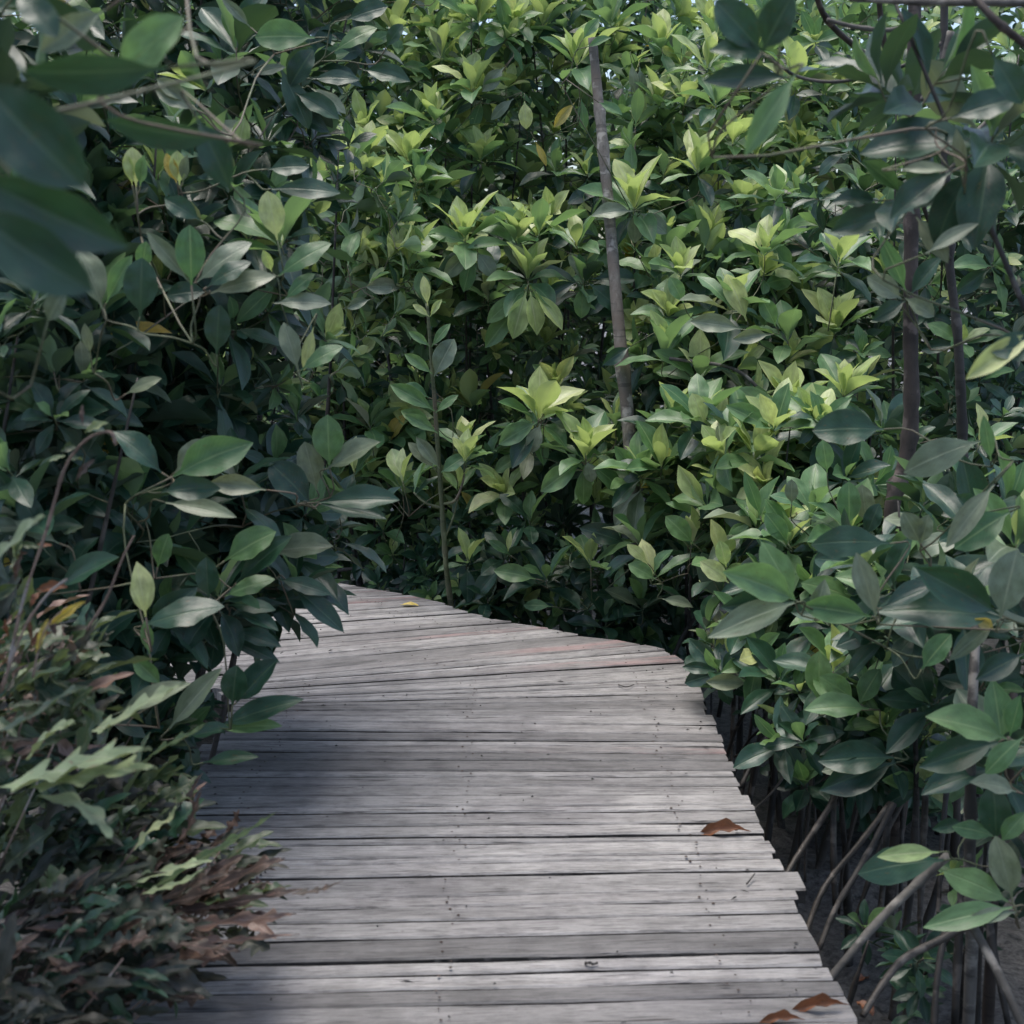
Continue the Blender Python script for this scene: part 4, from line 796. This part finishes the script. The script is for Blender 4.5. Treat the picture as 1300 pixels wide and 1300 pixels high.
shrub('mangrove_shrub', 'broad dark mangrove shrub hanging over the left edge of the deck', 255, 630, 3.5, (.46, .40, .40), 76, 'lddd',
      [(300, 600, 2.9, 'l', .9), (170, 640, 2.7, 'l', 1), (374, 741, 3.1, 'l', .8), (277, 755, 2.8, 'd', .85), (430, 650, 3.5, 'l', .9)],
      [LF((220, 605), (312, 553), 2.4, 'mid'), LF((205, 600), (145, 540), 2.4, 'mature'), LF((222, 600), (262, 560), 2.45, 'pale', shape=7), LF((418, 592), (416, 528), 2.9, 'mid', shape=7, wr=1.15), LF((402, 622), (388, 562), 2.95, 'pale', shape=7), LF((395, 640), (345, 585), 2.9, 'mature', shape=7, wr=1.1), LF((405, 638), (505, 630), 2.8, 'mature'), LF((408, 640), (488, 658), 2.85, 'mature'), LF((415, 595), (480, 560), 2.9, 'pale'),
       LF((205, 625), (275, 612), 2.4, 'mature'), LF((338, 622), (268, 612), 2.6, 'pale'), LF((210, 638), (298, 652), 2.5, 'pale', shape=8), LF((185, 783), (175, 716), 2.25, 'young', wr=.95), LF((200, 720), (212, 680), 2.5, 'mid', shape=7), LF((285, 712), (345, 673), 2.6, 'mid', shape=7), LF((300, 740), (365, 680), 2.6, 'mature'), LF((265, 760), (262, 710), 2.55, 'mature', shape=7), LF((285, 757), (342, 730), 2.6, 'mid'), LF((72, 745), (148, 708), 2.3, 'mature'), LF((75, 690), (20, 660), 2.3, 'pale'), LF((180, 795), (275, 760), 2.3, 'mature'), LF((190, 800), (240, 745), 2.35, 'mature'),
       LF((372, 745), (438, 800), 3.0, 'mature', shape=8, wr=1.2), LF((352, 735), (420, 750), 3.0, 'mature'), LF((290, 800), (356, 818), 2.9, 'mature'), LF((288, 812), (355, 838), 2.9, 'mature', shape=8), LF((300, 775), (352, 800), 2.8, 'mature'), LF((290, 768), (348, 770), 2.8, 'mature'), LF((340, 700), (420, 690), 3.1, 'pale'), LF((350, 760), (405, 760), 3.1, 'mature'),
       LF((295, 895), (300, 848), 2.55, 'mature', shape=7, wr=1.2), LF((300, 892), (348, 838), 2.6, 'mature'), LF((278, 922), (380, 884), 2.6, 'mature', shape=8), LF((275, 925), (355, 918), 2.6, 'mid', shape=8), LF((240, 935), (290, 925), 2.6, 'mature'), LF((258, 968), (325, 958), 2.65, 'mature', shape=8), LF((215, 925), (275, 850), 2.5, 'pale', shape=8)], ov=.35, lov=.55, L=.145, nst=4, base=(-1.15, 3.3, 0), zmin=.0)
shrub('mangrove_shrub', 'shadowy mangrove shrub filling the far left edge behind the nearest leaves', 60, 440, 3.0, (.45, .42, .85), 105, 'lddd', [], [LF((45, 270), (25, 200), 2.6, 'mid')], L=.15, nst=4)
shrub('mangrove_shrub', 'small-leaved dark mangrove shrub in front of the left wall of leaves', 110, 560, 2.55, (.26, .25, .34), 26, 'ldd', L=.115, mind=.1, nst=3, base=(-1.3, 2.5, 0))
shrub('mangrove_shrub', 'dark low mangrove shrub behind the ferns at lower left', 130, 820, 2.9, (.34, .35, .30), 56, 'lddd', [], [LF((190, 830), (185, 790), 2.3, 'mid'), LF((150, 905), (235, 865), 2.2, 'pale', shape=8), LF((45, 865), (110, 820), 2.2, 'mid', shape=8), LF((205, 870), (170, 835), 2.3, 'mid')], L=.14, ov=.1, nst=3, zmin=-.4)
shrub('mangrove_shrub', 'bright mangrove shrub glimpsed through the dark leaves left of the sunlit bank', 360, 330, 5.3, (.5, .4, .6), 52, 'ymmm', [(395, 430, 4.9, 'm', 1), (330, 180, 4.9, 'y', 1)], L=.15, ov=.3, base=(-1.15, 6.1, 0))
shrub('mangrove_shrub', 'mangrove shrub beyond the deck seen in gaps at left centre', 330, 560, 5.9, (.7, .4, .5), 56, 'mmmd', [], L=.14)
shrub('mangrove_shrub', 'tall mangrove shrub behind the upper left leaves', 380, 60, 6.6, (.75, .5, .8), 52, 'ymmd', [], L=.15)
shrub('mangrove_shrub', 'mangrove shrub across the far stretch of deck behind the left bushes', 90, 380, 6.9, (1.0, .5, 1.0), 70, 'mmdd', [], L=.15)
nb = shrub('mangrove_tree', 'nearest mangrove tree with big blurred dark leaves at the upper left edge', 0, 60, 1.7, (.15, .2, .2), 7, 'l', [],
      [LF((-30, 95), (95, 235), .98, 'mature', up=-.5, shape=7, wr=.95), LF((-45, 215), (150, 318), 1.0, 'mature', up=-.5, shape=0), LF((-45, 260), (105, 372), .98, 'mature', up=-.5, shape=7, wr=.8), LF((212, 86), (25, 98), 1.25, 'mature', up=-.5, shape=8, wr=1.1), LF((135, 12), (48, 62), 1.5, 'pale', shape=0), LF((145, 105), (226, 18), 1.4, 'mid', shape=7, wr=.85), LF((285, 178), (130, 158), 1.5, 'mature', up=-.5, shape=8), LF((250, 150), (295, 235), 1.6, 'mature'), LF((20, -10), (70, 40), 1.3, 'mature', shape=7), LF((60, 410), (78, 370), 1.7, 'pale', shape=7)],  # the broad pale leaf near the top carries sky glare as its colour
      group=None, cat='tree', nst=0, base=(-1.7, 1.1, 0), L=.13, ov=.2, lov=.4, limbs=[([Vector((-1.7, 1.1, -.65)), Vector((-1.65, 1.1, .6)), Vector((-1.5, 1.2, 1.8)), Vector((-1.3, 1.3, 3.2))], .03, .012), ([Vector((-1.6, 1.1, .9)), Vector((-1.1, 1.2, 1.25)), Vector((-.8, 1.25, 1.34))], .004, .0025)], shade_crown=[((-1.95, 2.0, 3.05), (.8, 1.2, .75), 120, .0), ((-1.1, .9, 2.35), (.7, .75, .5), 60, .2), ((-1.5, -.2, 1.4), (.6, .8, 1.2), 90, .1)])  # unseen leaf masses above and behind the camera, put in to darken near leaves

# ---------------------------------------------------------------- ferns at lower left
def fern(label, c, fronds, group='browning ferns at the lower left edge of the deck', name='fern'):
    base = Vector(c); root = empty(name, (base.x, base.y, base.z), label, 'fern', group)
    for (end, sag, tone, ll, nl, L0) in fronds:
        e = Vector(end); m = base.lerp(e, .5) + Vector((0, 0, sag))
        P = smooth_path([base, m, e], 9)
        V, F = [], []; tube(V, F, P, .0045, .0015, 5)
        fr = put('frond', mesh('frond_stalk', V, F, M_dry if 'r' in tone[-1] else M_twig), root); fr['_o'] = tuple(base)
        n = len(P); side0 = (e - base).cross(Vector((0, 0, 1))).normalized()
        for k in range(nl):
            t = .22 + .78 * k / nl; i = min(n - 2, int(t * (n - 1))); p = P[i].lerp(P[i + 1], t * (n - 1) - i); d = (P[i + 1] - P[i]).normalized()
            for s in (-1, 1):
                an = R(rnd.uniform(28, 50)) * (1 - .3 * t)
                dd = d * math.cos(an) + side0 * s * math.sin(an) + Vector((rnd.uniform(-.12, .12), rnd.uniform(-.12, .12), rnd.uniform(-.2, .15)))
                tn = tone if rnd.random() < .75 else rnd.choice(('fernr', 'ferng', 'fernr'))
                q = p + dd.normalized() * ll
                if q.z < .015 and over_deck(q, .02): continue
                nn = Vector((s * -.2, rnd.uniform(-.6, .1), 1)) + side0 * s * -.3
                lf = put('leaflet', leaf_mesh(rnd.choice((9, 9, 10)) if tone != 'fernp' else 11, tn), None)
                L = ll * math.sin(math.pi * (.25 + .7 * t)) ** .6 * rnd.uniform(.75, 1.15) * L0
                lf.parent = fr; lf.matrix_basis = Matrix.Translation(-base) @ leaf_matrix(p, dd, nn, L, 1.0)
        lf = put('leaflet', leaf_mesh(9, tone), None); lf.parent = fr; lf.matrix_basis = Matrix.Translation(-base) @ leaf_matrix(P[-2], P[-1] - P[-3], Vector((0, 0, 1)), ll * .9)
    return root
def fan(c, n, lo, hi, ln, tones, ll=.085, up=(.05, .5), nl=9):
    out = []
    for k in range(n):
        a = R(lo + (hi - lo) * (k + rnd.random() * .8) / n); r = ln * rnd.uniform(.7, 1.1)
        e = Vector(c) + Vector((math.cos(a) * r, math.sin(a) * r, rnd.uniform(*up) * ln))
        out.append((e, rnd.uniform(.04, .12), rnd.choice(tones), ll * rnd.uniform(.8, 1.2), nl, 1.0))
    return out
fb = lambda px, py, Y: A(px, py, Y)
def fern_mass(label, c, rad, n, tones, L=.085, dirn=(1, -.1, .35), base=None):
    b = base or (c.x - .3, c.y, MUDZ)
    pl = Plant('fern', b, label, 'fern', 'browning ferns at the lower left edge of the deck', 300, M_dry)
    B = Vector(b)
    for k in range(7):
        e = c + Vector((rad[0] * rnd.uniform(.2, 1.0), rad[1] * rnd.uniform(-.8, .8), rad[2] * rnd.uniform(-.5, .9)))
        pl.trunk([B, B.lerp(e, .5) + Vector((-.03, 0, .10)), e], .0035, .0015, M_dry, 'stalk', 0, False, 5)
    pl.spray(c, rad, n, dirn, L, tones)
    pl.finish(9, 9)
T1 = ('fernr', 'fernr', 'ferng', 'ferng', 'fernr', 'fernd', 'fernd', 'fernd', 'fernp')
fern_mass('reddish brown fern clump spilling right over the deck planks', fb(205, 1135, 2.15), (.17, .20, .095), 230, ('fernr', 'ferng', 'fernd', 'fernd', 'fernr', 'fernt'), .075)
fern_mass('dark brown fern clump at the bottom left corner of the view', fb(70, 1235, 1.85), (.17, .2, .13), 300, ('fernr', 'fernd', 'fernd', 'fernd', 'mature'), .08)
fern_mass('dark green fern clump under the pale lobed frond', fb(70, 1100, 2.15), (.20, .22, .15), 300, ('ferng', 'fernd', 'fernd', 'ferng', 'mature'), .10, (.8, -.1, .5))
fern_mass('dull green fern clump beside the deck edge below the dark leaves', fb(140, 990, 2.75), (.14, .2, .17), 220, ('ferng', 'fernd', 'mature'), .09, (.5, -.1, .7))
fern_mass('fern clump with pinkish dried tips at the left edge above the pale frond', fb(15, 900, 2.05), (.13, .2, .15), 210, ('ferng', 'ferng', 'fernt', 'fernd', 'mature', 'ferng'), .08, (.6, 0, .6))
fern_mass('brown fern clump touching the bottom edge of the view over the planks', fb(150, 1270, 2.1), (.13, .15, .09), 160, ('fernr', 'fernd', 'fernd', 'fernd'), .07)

# the big pale lobed frond
def lobed_frond(parent, pts, width, tone, lobes, seed, wob=.15):
    rr = random.Random(seed); P = smooth_path(pts, 8); n = len(P); v, uv, f = [], [], []
    cols = 6
    for i, p in enumerate(P):
        t = i / (n - 1); d = (P[min(n - 1, i + 1)] - P[max(0, i - 1)]).normalized()
        sd = d.cross((CAM - p).normalized() * .5 + Vector((0, 0, 1))).normalized(); up = sd.cross(d)
        ss = (t * lobes) % 1.0; lob = .45 + .65 * smooth01(1 - abs(ss - .7) * 2.2)
        hw = width * (math.sin(math.pi * min(1, .12 + t * .92)) ** .6) * lob
        for j in range(cols + 1):
            u = j / cols * 2 - 1
            q = p + sd * (hw * u * (1 + wob * math.sin(t * 40 + 2 * (u > 0)))) + d * (abs(u) * hw * .55) + up * (hw * .25 * abs(u) + width * .12 * math.sin(t * 21 + u * 2))
            v.append(q - parent.location); uv.append(((u + 1) / 2, t))
    for i in range(n - 1):
        for j in range(cols):
            a = i * (cols + 1) + j; f.append((a, a + 1, a + cols + 2, a + cols + 1))
    o = bpy.data.objects.new('frond', mesh('lobed_frond', v, f, ML[tone], True, uv)); C.objects.link(o); o.parent = parent; return o
pf = empty('fern', A(0, 1050, 1.75), 'pale green fern with a broad lobed frond pointing right at the left edge', 'fern')
lobed_frond(pf, [A(5, 1000, 1.75), A(60, 985, 1.7), A(120, 965, 1.66), A(192, 950, 1.62)], .036, 'fernp', 4, 1)
lobed_frond(pf, [A(40, 1000, 1.72), A(90, 990, 1.68), A(150, 978, 1.65), A(200, 975, 1.62)], .028, 'fernp', 4, 2)
lobed_frond(pf, [A(50, 1010, 1.72), A(95, 1020, 1.68), A(125, 1042, 1.66), A(143, 1068, 1.64)], .015, 'fernp', 3, 3)
lobed_frond(pf, [A(35, 965, 1.78), A(55, 940, 1.76), A(75, 925, 1.74), A(95, 918, 1.73)], .020, 'fernp', 3, 4)
lobed_frond(pf, [A(115, 930, 1.85), A(150, 915, 1.83), A(190, 890, 1.81), A(236, 866, 1.80)], .022, 'fernp', 5, 5)
lobed_frond(pf, [A(95, 970, 1.8), A(112, 930, 1.8), A(118, 905, 1.8), A(108, 885, 1.8)], .018, 'ferng', 3, 6)
lobed_frond(pf, [A(190, 960, 1.9), A(215, 945, 1.88), A(245, 930, 1.86), A(262, 918, 1.85)], .013, 'ferng', 4, 7)
lobed_frond(pf, [A(-5, 930, 1.7), A(40, 910, 1.68), A(85, 880, 1.66), A(118, 872, 1.65)], .012, 'ferng', 4, 8)
lobed_frond(pf, [A(-20, 720, 1.6), A(10, 695, 1.6), A(40, 665, 1.6), A(58, 655, 1.6)], .014, 'fernp', 3, 9)
# fronds that reach over the planks
of = empty('fern', A(180, 1180, 1.95), 'fern with tattered pinkish leaflets reaching furthest over the deck', 'fern')
for i, (pp, w_, tn) in enumerate([([(190, 1130), (240, 1100), (290, 1070), (330, 1045)], .013, 'ferng'), ([(210, 1150), (270, 1130), (330, 1100), (362, 1090)], .018, 'fernr'), ([(200, 1160), (280, 1150), (350, 1135), (392, 1128)], .012, 'fernr'), ([(230, 1180), (290, 1170), (340, 1165), (376, 1160)], .016, 'fernt'),
        ([(240, 1190), (290, 1195), (330, 1190), (380, 1186)], .009, 'fernt'), ([(170, 1080), (190, 1055), (215, 1040), (225, 1020)], .010, 'fernp'), ([(225, 1070), (240, 1050), (248, 1025), (256, 1003)], .009, 'fernr'), ([(270, 1085), (300, 1065), (330, 1045), (352, 1030)], .007, 'ferng'), ([(200, 1190), (240, 1200), (280, 1205), (305, 1208)], .016, 'fernr'), ([(170, 1210), (200, 1235), (220, 1240), (236, 1240)], .012, 'fernr'),
        ([(160, 1120), (200, 1110), (240, 1098), (275, 1092)], .012, 'fernp'), ([(150, 1150), (210, 1140), (250, 1120), (300, 1108)], .014, 'fernr'), ([(370, 1135), (395, 1132), (412, 1128), (436, 1118)], .007, 'fernr'), ([(180, 1135), (205, 1128), (235, 1118), (262, 1100)], .008, 'fernp')]):
    Y = 1.98 - .006 * i
    lobed_frond(of, [A(x, y, Y) for x, y in pp], w_, tn, 4, 20 + i, .2)
# dried curly stalks at the left
ds = empty('dry_stalk', A(60, 900, 2.0), 'dried pinkish flower stalk curling up between the left leaves', 'dead stalk')
tube_obj('stalk', [A(10, 850, 1.9), A(30, 760, 1.9), A(60, 670, 1.9), A(80, 600, 1.9), A(98, 570, 1.9), A(118, 553, 1.9), A(140, 549, 1.9), A(147, 565, 1.9)], .0028, .0022, M_dry, ds, 6, .15, 1, 6, 12)
tube_obj('stalk', [A(110, 800, 1.95), A(135, 760, 1.95), A(155, 710, 1.95), A(170, 680, 1.95)], .0025, .0015, M_dry, ds, 6, .15, 2, 6, 6)
tube_obj('stalk', [A(0, 880, 1.8), A(30, 800, 1.8), A(60, 755, 1.8), A(85, 735, 1.8)], .0025, .0015, M_dry, ds, 6, .15, 3, 6, 6)
for k in range(26):
    x, y = rnd.choice([(10, 850), (30, 760), (60, 670), (80, 600), (100, 570), (20, 800), (55, 820), (40, 720)]); p = A(x + rnd.uniform(-22, 22), y + rnd.uniform(-30, 30), 1.9)
    o = put('leaflet', leaf_mesh(rnd.choice((9, 10)), rnd.choice(('fernr', 'dead', 'fernp', 'ferng'))), ds, leaf_matrix(p, Vector((rnd.uniform(-.4, 1), rnd.uniform(-.4, .4), rnd.uniform(-.1, 1))), Vector((0, -1, .4)), rnd.uniform(.025, .055)))
yb = empty('dry_leaf_sprig', A(50, 830, 1.85), 'small yellow-orange withered sprig at the left above the pale fern', 'sprig')
for (b, t, tn) in [((45, 830), (62, 785), 'yellow'), ((60, 795), (108, 764), 'yellow'), ((40, 815), (38, 785), 'dead')]:
    p, q = A(*b, 1.8), A(*t, 1.8); put('leaf', leaf_mesh(10, tn), yb, leaf_matrix(p, q - p, CAM - p, (q - p).length, .5))
tube_obj('stalk', [A(42, 860, 1.8), A(48, 830, 1.8), A(60, 795, 1.8), A(85, 770, 1.8)], .002, .001, M_dry, yb, 5)

# ---------------------------------------------------------------- fallen things
def fallen(label, b, t, z, tone='dead', shape=10, wr=1.0, lift=.0, name='fallen_leaf', cat='fallen leaf', roll=0):
    p, q = ground(*b, z + .006), ground(*t, z + .006); d = q - p; L = d.length * 1.1
    o = bpy.data.objects.new(name, leaf_mesh(shape, tone)); C.objects.link(o)
    o.matrix_basis = leaf_matrix(p + Vector((0, 0, lift)), d + Vector((0, 0, .1 * L)), Vector((roll, -.35, 1)), L, wr); tag(o, label, cat)
fallen('curled brown leaf lying near the right edge of the deck', (953, 1057), (888, 1055), 0, lift=.003, wr=.55)
fallen('long brown dead leaf near the right deck edge at the bottom', (1078, 1277), (1006, 1280), 0, lift=.002, wr=.4)
fallen('orange-brown dead leaf at the very bottom of the deck', (1022, 1296), (966, 1295), 0, lift=.002, wr=.45)
fallen('orange dead leaf in the mud by the bottom right deck corner', (1086, 1283), (1106, 1298), -.1, lift=.02, wr=1.6)
fallen('bright red fallen leaf at the far left of the deck', (372, 743), (392, 745), 0, 'dead', 0)
fallen('tiny yellow fallen leaf near the far end of the deck', (508, 768), (530, 769), 0, 'yellow', 0)
fallen('tiny orange leaf in the mud under the near roots', (1062, 1187), (1080, 1196), MUDZ, 'yellow', 10, 1.3)
fallen('yellow leaf in the mud between the near roots', (1092, 1206), (1102, 1216), MUDZ, 'yellow', 10, 1.3)
fallen('orange leaf standing in the mud below the thick grey root', (1084, 1248), (1105, 1238), MUDZ, 'dead', 10, 1.2)
fallen('pale leaf on the mud at the bottom right', (1140, 1280), (1175, 1292), MUDZ, 'mid', 2, 1.0)
o = tube_obj('twig_bit', [ground(743, 1223, .004), ground(749, 1222, .008), ground(753, 1224, .004), ground(759, 1222, .006)], .003, .002, M_dark, None, 6, .3, 2); tag(o, 'small dark clump of debris in the middle of the near deck', 'debris')
o = tube_obj('twig_bit', [ground(948, 1122, .006), ground(952, 1117, .008), ground(958, 1109, .012)], .0022, .0015, M_dark, None, 5, .1, 2); tag(o, 'short dark twig on the deck near its right edge', 'twig')
o = tube_obj('twig_bit', [ground(785, 869, .006), ground(795, 872, .010), ground(805, 869, .006)], .0022, .0015, M_dark, None, 5, .1, 2); tag(o, 'curved dark twig on the deck inside the bend', 'twig')
# grit, leaf crumbs and bits of twig caught on the boards
def litter():
    V, F = [], []
    rs = random.Random(9)
    for _ in range(240):
        y = rs.uniform(1.9, 5.2); x = rs.uniform(-.8, .58)
        if rs.random() < .5: x = rs.choice((-.82, .54)) + rs.gauss(0, .06)
        if not over_deck(Vector((x, y, 0)), .02, .02): continue
        a = rs.uniform(0, 6.28); l = rs.uniform(.002, .007) * (3 if rs.random() < .12 else 1); w_ = rs.uniform(.0012, .003)
        d = Vector((math.cos(a), math.sin(a) * .6, 0)); s_ = Vector((-d.y, d.x, 0)); c = Vector((x, y, .0045)); n0 = len(V)
        V += [c - d * l, c + s_ * w_, c + d * l, c - s_ * w_, c + Vector((0, 0, rs.uniform(.002, .005)))]
        F += [(n0, n0 + 1, n0 + 4), (n0 + 1, n0 + 2, n0 + 4), (n0 + 2, n0 + 3, n0 + 4), (n0 + 3, n0, n0 + 4)]
    tag(put('litter', mesh('litter', V, F, M_dark, False)), 'fine dark grit and leaf crumbs scattered over the boards', 'litter', kind='stuff')
litter()
print('OBJECTS', len(bpy.data.objects))
